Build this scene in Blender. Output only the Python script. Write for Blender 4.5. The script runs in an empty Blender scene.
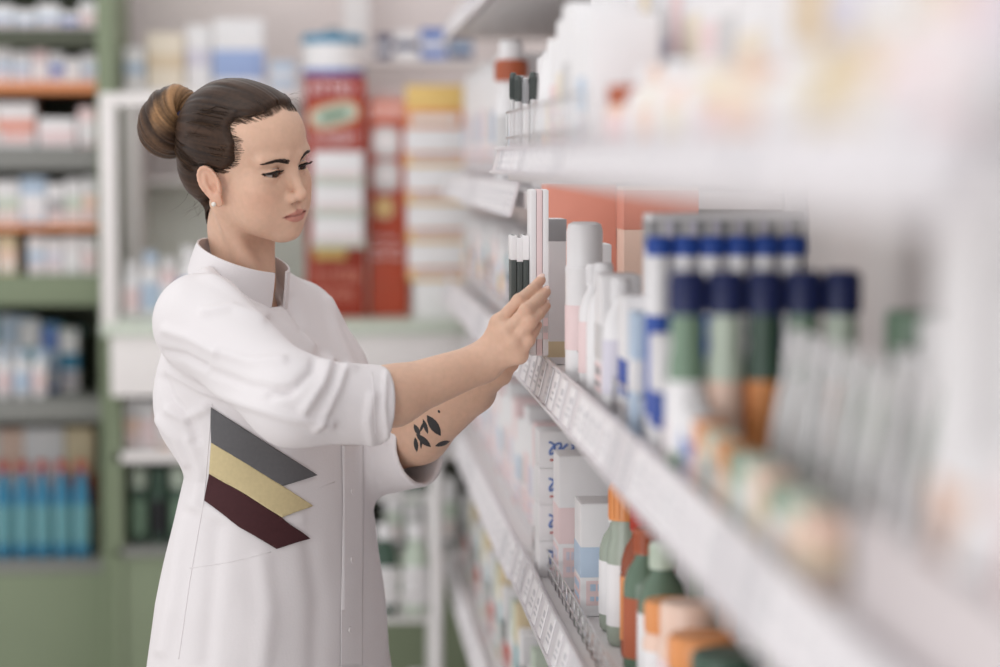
import bpy, bmesh, math, random
import numpy as np
from mathutils import Vector, Matrix, Euler
from mathutils.bvhtree import BVHTree

SC = bpy.context.scene
COL = SC.collection
PI = math.pi
random.seed(7)
RNG = np.random.default_rng(7)

# ------------------------------------------------------------------ camera
FPX = 1000 * 85.0 / 36.0
EYE = Vector((0.0, 0.0, 1.55))
PITCH = math.atan(173.5 / FPX)
YAW = math.atan(175.0 / FPX * math.cos(PITCH))
cam_data = bpy.data.cameras.new('camera')
cam = bpy.data.objects.new('camera', cam_data)
COL.objects.link(cam)
cam.location = EYE
cam.rotation_euler = (PI / 2 - PITCH, 0, -YAW)
cam_data.sensor_width = 36.0
cam_data.lens = 85.0
cam_data.clip_start = 0.05
cam_data.clip_end = 60
cam_data.dof.use_dof = True
cam_data.dof.focus_distance = 3.17
cam_data.dof.aperture_fstop = 1.8
SC.camera = cam
CAMROT = cam.rotation_euler.to_matrix()


def ray(px, py):
    return (CAMROT @ Vector(((px - 500) / FPX, -(py - 333.5) / FPX, -1.0))).normalized()


def P(px, py, Y):
    """the world point of a pixel at distance Y along the aisle"""
    d = ray(px, py)
    return EYE + d * (Y / d.y)


def PX(px, py, X):
    """the world point of a pixel on the vertical plane x = X (along the shelving)"""
    d = ray(px, py)
    return EYE + d * (X / d.x)


def pix(p):
    q = CAMROT.transposed() @ (Vector(p) - EYE)
    return 500 + FPX * q.x / -q.z, 333.5 - FPX * q.y / -q.z


# ------------------------------------------------------------------ world, lights, exposure
world = bpy.data.worlds.new('daylight')
SC.world = world
world.use_nodes = True
bg = world.node_tree.nodes['Background']
bg.inputs[0].default_value = (0.985, 0.988, 1.0, 1)
bg.inputs[1].default_value = 0.97

SC.view_settings.view_transform = 'Standard'
SC.view_settings.look = 'None'
SC.view_settings.gamma = 1.0
SC.view_settings.use_curve_mapping = False
SC.view_settings.exposure = 0.0
SC.cycles.use_denoising = True
SC.cycles.max_bounces = 8
SC.cycles.caustics_reflective = False
SC.cycles.caustics_refractive = False


def area(name, loc, target, sx, sy, power, col=(1, 1, 1)):
    d = bpy.data.lights.new(name, 'AREA')
    d.shape = 'RECTANGLE'
    d.size, d.size_y = sx, sy
    d.energy = power
    d.color = col
    o = bpy.data.objects.new(name, d)
    COL.objects.link(o)
    o.location = loc
    o.rotation_euler = (Vector(target) - Vector(loc)).to_track_quat('-Z', 'Y').to_euler()
    return o


# low fill added for an unseen shop window, and the ceiling's lamp panels
area('window_fill', (-3.2, -1.2, 1.15), (0.2, 3.4, 1.0), 3.6, 2.0, 56, (1, 0.995, 1.0))
for _i, _y in enumerate((2.9, 5.0)):
    area('ceiling_lamp_light', (-0.75, _y, 2.83), (-0.75, _y, 0), 1.2, 0.6, 5, (1, 0.98, 0.95))

# ------------------------------------------------------------------ materials
MATS = {}


def mat(name, col, rough=0.5, metal=0.0, noise=0.0, scale=30, bump=0.0, trans=0.0, sss=0.0, coat=0.0, spec=0.5, emit=0.0, attr=False, ior=1.45):
    if name in MATS:
        return MATS[name]
    m = bpy.data.materials.new(name)
    m.use_nodes = True
    nt = m.node_tree
    b = nt.nodes['Principled BSDF']
    c = (*col, 1) if len(col) == 3 else col
    b.inputs['Base Color'].default_value = c
    b.inputs['Roughness'].default_value = rough
    b.inputs['Metallic'].default_value = metal
    b.inputs['Transmission Weight'].default_value = trans
    b.inputs['IOR'].default_value = ior
    b.inputs['Coat Weight'].default_value = coat
    b.inputs['Specular IOR Level'].default_value = spec
    if sss:
        b.inputs['Subsurface Weight'].default_value = sss
        b.inputs['Subsurface Radius'].default_value = (0.9, 0.35, 0.2)
        b.inputs['Subsurface Scale'].default_value = 0.006
    if emit:
        b.inputs['Emission Color'].default_value = c
        b.inputs['Emission Strength'].default_value = emit
    src = None
    if attr:
        a = nt.nodes.new('ShaderNodeVertexColor')
        a.layer_name = 'Col'
        src = a.outputs['Color']
        nt.links.new(src, b.inputs['Base Color'])
    if noise or bump:
        tc = nt.nodes.new('ShaderNodeTexCoord')
        n = nt.nodes.new('ShaderNodeTexNoise')
        n.inputs['Scale'].default_value = scale
        n.inputs['Detail'].default_value = 4
        nt.links.new(tc.outputs['Object'], n.inputs['Vector'])
        if noise:
            mr = nt.nodes.new('ShaderNodeMapRange')
            mr.inputs['From Min'].default_value = 0.3
            mr.inputs['From Max'].default_value = 0.7
            mr.inputs['To Min'].default_value = 1 - noise
            mr.inputs['To Max'].default_value = 1 + noise * 0.5
            nt.links.new(n.outputs['Fac'], mr.inputs['Value'])
            mx = nt.nodes.new('ShaderNodeVectorMath')
            mx.operation = 'MULTIPLY'
            if src is not None:
                nt.links.new(src, mx.inputs[0])
            else:
                mx.inputs[0].default_value = c[:3]
            nt.links.new(mr.outputs['Result'], mx.inputs[1])
            nt.links.new(mx.outputs['Vector'], b.inputs['Base Color'])
        if bump:
            bp = nt.nodes.new('ShaderNodeBump')
            bp.inputs['Strength'].default_value = bump
            bp.inputs['Distance'].default_value = 0.002
            nt.links.new(n.outputs['Fac'], bp.inputs['Height'])
            nt.links.new(bp.outputs['Normal'], b.inputs['Normal'])
    MATS[name] = m
    return m


def srgb(r, g, b):
    return tuple(((v / 255 + 0.055) / 1.055) ** 2.4 if v > 10 else v / 255 / 12.92 for v in (r, g, b))


# ------------------------------------------------------------------ object helpers
def link(name, me, m=None, parent=None):
    o = bpy.data.objects.new(name, me)
    COL.objects.link(o)
    if m is not None and me is not None:
        for x in (m if isinstance(m, (list, tuple)) else [m]):
            me.materials.append(x)
    if parent is not None:
        o.parent = parent
    return o


def tag(o, label, cat, group=None, kind=None):
    o['label'] = label
    o['category'] = cat
    if group:
        o['group'] = group
    if kind:
        o['kind'] = kind
    return o


def empty(name, loc=(0, 0, 0), rz=0.0, parent=None):
    o = bpy.data.objects.new(name, None)
    o.empty_display_size = 0.05
    COL.objects.link(o)
    o.location = loc
    o.rotation_euler = (0, 0, rz)
    if parent:
        o.parent = parent
    return o


def structure(o):
    o['kind'] = 'structure'
    return o


def smooth(me, ang=None):
    for p in me.polygons:
        p.use_smooth = True
    if ang is not None:
        try:
            me.set_sharp_from_angle(angle=ang)
        except Exception:
            pass
    return me


def mesh_np(name, V, F, shade=True):
    me = bpy.data.meshes.new(name)
    me.from_pydata([tuple(v) for v in V], [], [tuple(f) for f in F])
    me.update()
    if shade:
        smooth(me)
    return me


class MB:
    """collects simple shapes into one bmesh"""

    def __init__(self):
        self.bm = bmesh.new()

    def box(self, lo, hi, bevel=0.0, rot=None, piv=None, mi=0):
        lo, hi = Vector(lo), Vector(hi)
        r = bmesh.ops.create_cube(self.bm, size=1.0)
        vs = r['verts']
        c, s = (lo + hi) / 2, hi - lo
        for v in vs:
            v.co = Vector((v.co.x * s.x, v.co.y * s.y, v.co.z * s.z)) + c
        if rot is not None:
            pv = Vector(piv) if piv is not None else c
            for v in vs:
                v.co = rot @ (v.co - pv) + pv
        fs = {f for v in vs for f in v.link_faces}
        for f in fs:
            f.material_index = mi
        if bevel:
            es = list({e for v in vs for e in v.link_edges})
            bmesh.ops.bevel(self.bm, geom=es, offset=bevel, segments=2, affect='EDGES', profile=0.6)
        return self

    def lathe(self, prof, c=(0, 0, 0), n=24, mi=0, sx=1.0, sy=1.0):
        """prof: (radius, z) from the bottom up, closed on the axis at both ends"""
        bm = self.bm
        rings = []
        for r, z in prof:
            if r < 1e-6:
                rings.append([bm.verts.new((c[0], c[1], c[2] + z))])
            else:
                rings.append([bm.verts.new((c[0] + r * sx * math.cos(2 * PI * k / n), c[1] + r * sy * math.sin(2 * PI * k / n), c[2] + z)) for k in range(n)])
        for a, b in zip(rings, rings[1:]):
            for k in range(n):
                k2 = (k + 1) % n
                if len(a) == 1 and len(b) == 1:
                    continue
                if len(a) == 1:
                    f = bm.faces.new((a[0], b[k2], b[k]))
                elif len(b) == 1:
                    f = bm.faces.new((a[k], a[k2], b[0]))
                else:
                    f = bm.faces.new((a[k], a[k2], b[k2], b[k]))
                f.material_index = mi
        for ring, flip in ((rings[0], True), (rings[-1], False)):
            if len(ring) > 1:
                f = bm.faces.new(list(reversed(ring)) if flip else ring)
                f.material_index = mi
        return self

    def tube(self, pts, r, n=8, closed=False, mi=0):
        bm = self.bm
        pts = [Vector(p) for p in pts]
        rs = r if isinstance(r, (list, tuple)) else [r] * len(pts)
        rings = []
        up = None
        for i, p in enumerate(pts):
            t = (pts[min(i + 1, len(pts) - 1)] - pts[max(i - 1, 0)])
            if closed:
                t = pts[(i + 1) % len(pts)] - pts[i - 1]
            t.normalize()
            if up is None:
                up = Vector((0, 0, 1)) if abs(t.z) < 0.9 else Vector((1, 0, 0))
            a = t.cross(up)
            if a.length < 1e-5:
                a = t.orthogonal()
            a.normalize()
            b = a.cross(t).normalized()
            up = b
            rings.append([bm.verts.new(p + (a * math.cos(2 * PI * k / n) + b * math.sin(2 * PI * k / n)) * rs[i]) for k in range(n)])
        pairs = list(zip(rings, rings[1:]))
        if closed:
            pairs.append((rings[-1], rings[0]))
        for x, y in pairs:
            for k in range(n):
                f = bm.faces.new((x[k], x[(k + 1) % n], y[(k + 1) % n], y[k]))
                f.material_index = mi
        if not closed:
            bm.faces.new(list(reversed(rings[0]))).material_index = mi
            bm.faces.new(rings[-1]).material_index = mi
        return self

    def prism(self, poly, z0, z1, mi=0, M=None):
        """poly: (x, y) outline, extruded from z0 to z1; M places it"""
        bm = self.bm
        A = [bm.verts.new((x, y, z0)) for x, y in poly]
        B = [bm.verts.new((x, y, z1)) for x, y in poly]
        n = len(poly)
        bm.faces.new(list(reversed(A))).material_index = mi
        bm.faces.new(B).material_index = mi
        for k in range(n):
            bm.faces.new((A[k], A[(k + 1) % n], B[(k + 1) % n], B[k])).material_index = mi
        if M is not None:
            for v in A + B:
                v.co = M @ v.co
        return self

    def mesh(self, name, shade=None):
        me = bpy.data.meshes.new(name)
        bmesh.ops.recalc_face_normals(self.bm, faces=self.bm.faces)
        self.bm.to_mesh(me)
        self.bm.free()
        if shade is not None:
            smooth(me, math.radians(shade))
        return me

    def build(self, name, m, parent=None, shade=35):
        return link(name, self.mesh(name, shade), m, parent)


# ------------------------------------------------------------------ distance fields and their surfaces (for body, hair and clothes)
def V3(*a):
    return np.array(a, dtype=np.float64)


def smin(a, b, k):
    h = np.clip(0.5 + 0.5 * (b - a) / k, 0, 1)
    return b + (a - b) * h - k * h * (1 - h)


def smax(a, b, k):
    return -smin(-a, -b, k)


def sstep(a, b, x):
    t = np.clip((x - a) / (b - a), 0, 1)
    return t * t * (3 - 2 * t)


def sph(p, c, r):
    return np.linalg.norm(p - np.asarray(c), axis=1) - r


def ell(p, c, r, R=None):
    q = p - np.asarray(c)
    if R is not None:
        q = q @ R
    r = np.asarray(r, dtype=float)
    k0 = np.linalg.norm(q / r, axis=1)
    k1 = np.linalg.norm(q / (r * r), axis=1) + 1e-9
    return k0 * (k0 - 1.0) / k1


def cone(p, a, b, r1, r2):
    """capsule whose radius runs from r1 to r2"""
    a, b = np.asarray(a, float), np.asarray(b, float)
    ba = b - a
    h = np.clip((p - a) @ ba / (ba @ ba), 0, 1)
    return np.linalg.norm(p - a - h[:, None] * ba, axis=1) - (r1 + (r2 - r1) * h)


def chain(p, pts, rs, k=0.004):
    d = None
    for i in range(len(pts) - 1):
        e = cone(p, pts[i], pts[i + 1], rs[i], rs[i + 1])
        d = e if d is None else smin(d, e, k)
    return d


def rotm(ax, deg):
    return np.array(Matrix.Rotation(math.radians(deg), 3, ax))


def vnoise(p, seed=0):
    """smooth value noise in -1..1, one unit per cell"""
    i = np.floor(p).astype(np.int64)
    f = p - i
    f = f * f * (3 - 2 * f)

    def h(ix, iy, iz):
        n = (ix * 73856093) ^ (iy * 19349663) ^ (iz * 83492791) ^ (seed * 2654435761)
        n = (n ^ (n >> 13)) * 1274126177
        n = n & 0x7fffffff
        return (n % 10007) / 5003.5 - 1.0
    x, y, z = i[:, 0], i[:, 1], i[:, 2]
    fx, fy, fz = f[:, 0], f[:, 1], f[:, 2]
    l = lambda a, b, t: a + (b - a) * t
    c0 = l(l(h(x, y, z), h(x + 1, y, z), fx), l(h(x, y + 1, z), h(x + 1, y + 1, z), fx), fy)
    c1 = l(l(h(x, y, z + 1), h(x + 1, y, z + 1), fx), l(h(x, y + 1, z + 1), h(x + 1, y + 1, z + 1), fx), fy)
    return l(c0, c1, fz)


def surface(f, lo, hi, h, B=6):
    """naive surface nets of f(points) = 0 over a box, evaluated only near the surface"""
    lo = np.asarray(lo, float)
    hi = np.asarray(hi, float)
    nb = np.maximum(1, np.ceil((hi - lo) / (h * B)).astype(int))
    n = nb * B + 1
    ax = [lo[i] + h * np.arange(n[i]) for i in range(3)]
    cb = [lo[i] + h * B * (np.arange(nb[i]) + 0.5) for i in range(3)]
    g = np.stack(np.meshgrid(*cb, indexing='ij'), -1).reshape(-1, 3)
    dc = f(g).reshape(nb)
    act = np.abs(dc) < h * B * 0.87 * 1.6 + 2 * h
    D = np.empty(tuple(n), dtype=np.float32)
    sgn = np.where(dc < 0, -1.0, 1.0).astype(np.float32)
    D[:-1, :-1, :-1] = np.repeat(np.repeat(np.repeat(sgn, B, 0), B, 1), B, 2)
    D[-1], D[:, -1], D[:, :, -1] = D[-2], D[:, -2], D[:, :, -2]
    need = np.zeros(tuple(n), dtype=bool)
    a = np.repeat(np.repeat(np.repeat(act, B, 0), B, 1), B, 2)
    for dx in (0, 1):
        for dy in (0, 1):
            for dz in (0, 1):
                need[dx:dx + a.shape[0], dy:dy + a.shape[1], dz:dz + a.shape[2]] |= a
    idx = np.argwhere(need)
    vals = np.empty(len(idx), dtype=np.float32)
    for s in range(0, len(idx), 400000):
        k = idx[s:s + 400000]
        vals[s:s + 400000] = f(lo + h * k)
    D[need] = vals
    inside = D < 0
    c = np.zeros(tuple(n - 1), dtype=np.int8)
    for dx in (0, 1):
        for dy in (0, 1):
            for dz in (0, 1):
                c += inside[dx:dx + n[0] - 1, dy:dy + n[1] - 1, dz:dz + n[2] - 1]
    cells = np.argwhere((c > 0) & (c < 8))
    vid = -np.ones(tuple(n - 1), dtype=np.int64)
    vid[tuple(cells.T)] = np.arange(len(cells))
    acc = np.zeros((len(cells), 3))
    cnt = np.zeros(len(cells))
    cor = [(i, j, k) for i in (0, 1) for j in (0, 1) for k in (0, 1)]
    for p in cor:
        for axis in range(3):
            if p[axis] == 0:
                q = list(p)
                q[axis] = 1
                va = D[tuple((cells + p).T)]
                vb = D[tuple((cells + q).T)]
                m = (va < 0) != (vb < 0)
                t = np.where(m, va / np.where(m, va - vb, 1), 0)
                pos = np.tile(np.array(p, float), (len(cells), 1))
                pos[:, axis] = t
                acc[m] += pos[m]
                cnt[m] += 1
    V = lo + h * (cells + acc / np.maximum(cnt, 1)[:, None])
    faces = []
    for axis in range(3):
        u, w = (axis + 1) % 3, (axis + 2) % 3
        sl0 = [slice(None)] * 3
        sl1 = [slice(None)] * 3
        sl0[axis] = slice(0, -1)
        sl1[axis] = slice(1, None)
        A, Bv = inside[tuple(sl0)], inside[tuple(sl1)]
        e = np.argwhere(A != Bv)
        e = e[(e[:, u] > 0) & (e[:, w] > 0) & (e[:, u] < n[u] - 1) & (e[:, w] < n[w] - 1)]
        s = A[tuple(e.T)]
        du = np.zeros(3, int)
        dw = np.zeros(3, int)
        du[u] = 1
        dw[w] = 1
        q = np.stack([vid[tuple((e - du - dw).T)], vid[tuple((e - dw).T)], vid[tuple(e.T)], vid[tuple((e - du).T)]], 1)
        q[~s] = q[~s][:, ::-1]
        faces.append(q)
    F = np.concatenate(faces)
    F = F[(F >= 0).all(1)]
    return V, F


def normals(f, V, e=0.0008):
    g = np.stack([f(V + e * np.eye(3)[i]) - f(V - e * np.eye(3)[i]) for i in range(3)], 1)
    return g / (np.linalg.norm(g, axis=1)[:, None] + 1e-12)


def mesh_big(name, V, F):
    me = bpy.data.meshes.new(name)
    V = np.asarray(V, dtype=np.float32)
    F = np.asarray(F, dtype=np.int32)
    me.vertices.add(len(V))
    me.vertices.foreach_set('co', V.ravel())
    me.loops.add(F.size)
    me.loops.foreach_set('vertex_index', F.ravel())
    me.polygons.add(len(F))
    me.polygons.foreach_set('loop_start', np.arange(0, F.size, F.shape[1], dtype=np.int32))
    me.polygons.foreach_set('loop_total', np.full(len(F), F.shape[1], dtype=np.int32))
    me.polygons.foreach_set('use_smooth', np.ones(len(F), dtype=bool))
    me.update(calc_edges=True)
    me.validate()
    return me


def paint(me, C):
    a = me.color_attributes.new('Col', 'FLOAT_COLOR', 'POINT')
    C = np.concatenate([np.asarray(C, dtype=np.float32), np.ones((len(C), 1), dtype=np.float32)], 1)
    a.data.foreach_set('color', C.ravel())

# ------------------------------------------------------------------ the room
WALLC = mat('wall_paint', srgb(238, 227, 224), rough=.9, noise=.03, scale=3, bump=.05)
FLOORC = mat('floor_tile', srgb(222, 218, 214), rough=.35, noise=.05, scale=6)
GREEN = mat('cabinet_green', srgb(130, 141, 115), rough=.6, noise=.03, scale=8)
GREEN_SHADE = mat('cabinet_green_shaded', srgb(84, 88, 74), rough=.7, noise=.04, scale=8)  # cabinet green darkened, the shade between the shelves put into the colour
WHITE = mat('laminate_white', srgb(236, 231, 229), rough=.5)
PALEG = mat('counter_pale_green', srgb(206, 214, 200), rough=.4)
GREYM = mat('metal_light_grey', srgb(196, 194, 194), rough=.4)
DARKG = mat('shelf_dark_grey', srgb(132, 132, 128), rough=.5)
ORANGE_E = mat('edge_orange', srgb(216, 140, 92), rough=.5)
CHROME = mat('chrome_wire', (.75, .75, .76), rough=.22, metal=1.0)

bx = MB()
bx.box((-5, -.6, -.05), (2.6, 6.75, 0))
structure(bx.build('floor', FLOORC))
bx = MB()
bx.box((-5, 6.62, 0), (2.6, 6.75, 3.0))
structure(bx.build('wall_back', WALLC))
bx = MB()
bx.box((2.5, -.6, 0), (2.6, 6.62, 3.0))
structure(bx.build('wall_right', WALLC))
bx = MB()
bx.box((-5, 6.60, 0), (2.5, 6.62, .09))
structure(bx.build('baseboard_back', WHITE))

ORD = ['first', 'second', 'third', 'fourth', 'fifth', 'sixth', 'seventh', 'eighth', 'ninth', 'tenth', 'eleventh', 'twelfth', 'thirteenth', 'fourteenth', 'fifteenth', 'sixteenth', 'seventeenth', 'eighteenth', 'nineteenth', 'twentieth',
       'twenty-first', 'twenty-second', 'twenty-third', 'twenty-fourth', 'twenty-fifth', 'twenty-sixth', 'twenty-seventh', 'twenty-eighth', 'twenty-ninth', 'thirtieth', 'thirty-first', 'thirty-second', 'thirty-third', 'thirty-fourth', 'thirty-fifth', 'thirty-sixth']

PAL = {
    'white': srgb(238, 236, 237), 'cream': srgb(236, 224, 206), 'pale blue': srgb(190, 208, 228), 'blue': srgb(96, 128, 196), 'navy': srgb(28, 40, 92), 'teal': srgb(112, 166, 174),
    'peach': srgb(240, 208, 190), 'salmon': srgb(228, 152, 132), 'pink': srgb(238, 214, 214), 'orange': srgb(230, 152, 92), 'yellow': srgb(236, 200, 124), 'red': srgb(186, 62, 44), 'brown': srgb(176, 92, 60),
    'green': srgb(122, 148, 126), 'dark green': srgb(66, 90, 76), 'periwinkle': srgb(158, 178, 220), 'deep blue': srgb(44, 82, 168), 'pale green': srgb(198, 210, 194), 'grey': srgb(160, 160, 162), 'light grey': srgb(208, 206, 206), 'dark grey': srgb(74, 80, 78), 'beige': srgb(224, 204, 176),
    'sand': srgb(222, 204, 168), 'black': srgb(36, 36, 40), 'aqua': srgb(60, 136, 172), 'lilac': srgb(216, 212, 224),
}


def cm(c, rough=.45):
    return mat('print_' + c.replace(' ', '_') + ('' if rough == .45 else '_gloss'), PAL[c], rough=rough, noise=.025, scale=25)


def glassy(c):
    return mat('plastic_clear_' + c.replace(' ', '_'), PAL[c], rough=.12, trans=.35, spec=.5)


MC = {}


def part(key, name, make, m, parent, shade=35):
    if key not in MC:
        MC[key] = make().mesh(name, shade)
        MC[key].materials.append(m)
    return link(name, MC[key], None, parent)


def carton(loc, sx, sy, sz, col, band=None, rz=0.0, band_z=(.35, .62), band2=None, marks=False):
    """a folding carton: body, printed bands round it, and its tucked top"""
    k = ('carton', round(sx, 4), round(sy, 4), round(sz, 4), col)
    o = part(k, 'carton', lambda: MB().box((-sx / 2, -sy / 2, 0), (sx / 2, sy / 2, sz), bevel=.0012), cm(col), None)
    o.location = loc
    o.rotation_euler = (0, 0, rz)
    e = .0005
    if band:
        part(k + (band, band_z, 'b'), 'printed_band', lambda: MB().box((-sx / 2 - e, -sy / 2 - e, sz * band_z[0]), (sx / 2 + e, sy / 2 + e, sz * band_z[1]), bevel=.0008), cm(band), o)
    if band2:
        part(k + (band2, 'c'), 'printed_band', lambda: MB().box((-sx / 2 - e, -sy / 2 - e, sz * .05), (sx / 2 + e, sy / 2 + e, sz * .16), bevel=.0008), cm(band2), o)
    if marks:
        for face in (0, 1):
            def mk():
                b = MB()
                rr = random.Random(int(sx * 1e5) + int(sz * 1e5) + face)
                w_ = sx if face == 0 else sy

                def bb(u0, u1, v0, v1, t0, t1, mi):
                    if face == 0:
                        b.box((u0, -sy / 2 - t1, v0), (u1, -sy / 2 - t0, v1), mi=mi)
                    else:
                        b.box((-sx / 2 - t1, u0, v0), (-sx / 2 - t0, u1, v1), mi=mi)
                bb(-.42 * w_, .42 * w_, .10 * sz, .32 * sz, -.0002, .0008, 0)
                for (h0, h1) in ((.23, .29), (.14, .18)):
                    x = -.36
                    while x < .30:
                        w = rr.uniform(.05, .11)
                        bb(x * w_, (x + w) * w_, sz * h0, sz * h1, .0002, .0012, 1)
                        x += w + .03
                return b
            mm = marks if isinstance(marks, str) else 'grey'
            kk = k + (marks, 'm', face)
            new = kk not in MC
            o2 = part(kk, 'printed_label', mk, cm('white' if col != 'white' else 'pink'), o)
            if new:
                o2.data.materials.append(cm(mm))
    part(k + ('flap',), 'tuck_flap', lambda: MB().box((-sx / 2 + .002, -sy / 2 + .002, sz - .001), (sx / 2 - .002, sy / 2 - .004, sz + .0008), bevel=.0003), cm(col), o)
    return o


def bottle(loc, r, h, col, cap, label=None, neck_f=.45, cap_h=.16, sx=1.0, clear=False, rz=0, shoulder=.70, pump=False):
    """a bottle: body, screw cap, paper label"""
    k = ('bottle', round(r, 4), round(h, 4), col, cap, neck_f, cap_h, sx, shoulder)
    root = empty('bottle', loc, rz)
    hb = h * (1 - cap_h)
    rn = r * neck_f
    part(k, 'body', lambda: MB().lathe([(0, .003), (r * .80, 0), (r * .96, .004), (r, .012), (r, hb * shoulder), (r * .97, hb * (shoulder + .06)), (r * .80, hb * (shoulder + .16)), (rn * 1.1, hb * (shoulder + .24) if shoulder < .74 else hb * .96), (rn, hb * .98), (rn, hb), (0, hb)], n=28, sx=sx), glassy(col) if clear else cm(col, .3), root, 40)

    def capm():
        b = MB()
        n = 36
        rc = rn * 1.22
        prof = [(rc, hb - .002), (rc, hb + h * cap_h * .85), (rc * .9, hb + h * cap_h * .97), (rc * .55, h), (0, h)]
        b.lathe([(0, hb - .002)] + prof, n=n)
        for i in range(18):
            a = 2 * PI * i / 18
            b.box((rc * math.cos(a) - .0006, rc * math.sin(a) - .0006, hb + .001), (rc * math.cos(a) + .0006, rc * math.sin(a) + .0006, hb + h * cap_h * .8))
        return b
    part(k + ('cap',), 'cap', capm, cm(cap, .3), root, 40)
    if pump:
        def pm():
            b = MB()
            b.tube([(0, 0, h - .002), (0, 0, h + .022)], .0035, 10)
            b.tube([(.004, 0, h + .024), (-.012, 0, h + .026), (-.034, 0, h + .022), (-.038, 0, h + .015)], [.006, .0055, .004, .003], 10)
            return b
        part(k + ('pump',), 'pump_head', pm, cm(cap, .3), root, 60)
    if label:
        e = .0006
        part(k + (label, 'lab'), 'paper_label', lambda: MB().lathe([(r * .9, hb * .16), (r + e, hb * .16), (r + e, hb * shoulder * .92), (r * .9, hb * shoulder * .92)], n=28, sx=sx), cm(label), root, 40)
    return root


def jar(loc, r, h, col, lid, label=None, clear=False):
    k = ('jar', round(r, 4), round(h, 4), col, lid)
    root = empty('jar', loc)
    hb = h * .74
    part(k, 'body', lambda: MB().lathe([(0, .003), (r * .86, 0), (r * .98, .005), (r, .012), (r, hb * .86), (r * .9, hb * .97), (r * .84, hb), (0, hb)], n=32), glassy(col) if clear else cm(col, .3), root, 40)
    part(k + ('lid',), 'lid', lambda: MB().lathe([(0, hb - .001), (r * .93, hb - .001), (r * .95, hb + .003), (r * .95, h * .96), (r * .88, h), (0, h)], n=32), cm(lid, .3), root, 40)
    if label:
        part(k + (label, 'lab'), 'paper_label', lambda: MB().lathe([(r * .9, hb * .15), (r + .0006, hb * .15), (r + .0006, hb * .78), (r * .9, hb * .78)], n=32), cm(label), root, 40)
    return root


def can(loc, r, h, col, cap, label=None):
    """an aerosol can: body, domed shoulder, overcap"""
    k = ('can', round(r, 4), round(h, 4), col, cap)
    root = empty('spray_can', loc)
    part(k, 'body', lambda: MB().lathe([(0, .004), (r * .9, 0), (r * 1.02, .002), (r, .005), (r, h * .70), (r * 1.02, h * .705), (r * .98, h * .725), (0, h * .73)], n=32), cm(col, .3), root, 40)
    part(k + ('cap',), 'overcap', lambda: MB().lathe([(0, h * .72), (r * .95, h * .72), (r * .95, h * .94), (r * .86, h * .985), (r * .6, h), (0, h)], n=32), cm(cap, .3), root, 40)
    if label:
        part(k + (label, 'l'), 'printed_band', lambda: MB().lathe([(r * .9, h * .2), (r + .0006, h * .2), (r + .0006, h * .48), (r * .9, h * .48)], n=32), cm(label), root, 40)
    return root


def squeeze(loc, w, h, col, cap, band=None, rz=0):
    """a squeeze tube standing on its cap"""
    k = ('tube', round(w, 4), round(h, 4), col, cap)
    root = empty('squeeze_tube', loc, rz)

    def bm_():
        b = MB()
        bm = b.bm
        rings = []
        n = 24
        for i in range(9):
            t = i / 8
            a_ = w / 2 * (1 + .12 * t)
            d_ = w / 2 * (1 - t) ** .7 * .9 + .0012
            rings.append([bm.verts.new((d_ * math.sin(2 * PI * q / n), a_ * math.cos(2 * PI * q / n), h * (.2 + .8 * t))) for q in range(n)])
        for x, y in zip(rings, rings[1:]):
            for q in range(n):
                bm.faces.new((x[q], x[(q + 1) % n], y[(q + 1) % n], y[q]))
        bm.faces.new(rings[0][::-1])
        bm.faces.new(rings[-1])
        return b
    part(k, 'body', bm_, cm(col, .3), root, 40)
    part(k + ('cap',), 'cap', lambda: MB().lathe([(0, 0), (w * .40, 0), (w * .42, .003), (w * .46, h * .205), (0, h * .205)], n=24), cm(cap, .3), root, 40)
    return root


def spanb(px0, px1, pyb, pyt, Y):
    a, b = P(px0, pyb, Y), P(px1, pyt, Y)
    return (a.x + b.x) / 2, b.x - a.x, a.z, b.z - a.z


# ------------------------------------------------------------------ green shelf cabinet by the back wall
CY = 6.05                                   # front of the cabinets


def zz(py, Y=CY):
    return P(200, py, Y).z


def xx(px, Y=CY):
    return P(px, 300, Y).x


def bpart(name, lo, hi, m, parent, bevel=.002):
    b = MB()
    b.box(lo, hi, bevel)
    o = b.build(name, m, None)
    o.data.transform(Matrix.Translation(-parent.location))
    o.parent = parent
    return o


x0, x1 = xx(-75), xx(117)
cab = empty('shelf_cabinet', ((x0 + x1) / 2, CY + .2, 0))
tag(cab, 'tall green shelf cabinet packed with medicine against the back wall', 'cabinet')
bpart('side_panel', (x0, CY, 0), (x0 + .04, 6.5, 2.25), GREEN, cab)
bpart('side_panel', (xx(99), CY, 0), (x1, 6.5, 2.25), GREEN, cab)
bpart('back_panel', (x0, 6.5, 0), (x1, 6.52, 2.25), GREEN_SHADE, cab)
bpart('base_panel', (x0 + .04, CY + .005, .06), (xx(99), CY + .03, zz(572)), GREEN, cab)
bpart('plinth', (x0 + .04, CY + .05, 0), (xx(99), CY + .08, .06), DARKG, cab)
bpart('cornice', (x0, CY, 2.25), (x1, 6.52, 2.30), GREEN, cab)
SH = {}
for i, (pa, pb, m) in enumerate(((29, 47, GREEN_SHADE), (83, 93, ORANGE_E), (147, 170, DARKG), (225, 231, ORANGE_E), (275, 305, GREEN), (399, 421, DARKG), (560, 572, DARKG))):  # topmost shelf's deep dark edge stands for the shadow gap under it
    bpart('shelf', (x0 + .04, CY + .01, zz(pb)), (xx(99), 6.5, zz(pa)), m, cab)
    SH[pa] = zz(pa)


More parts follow.
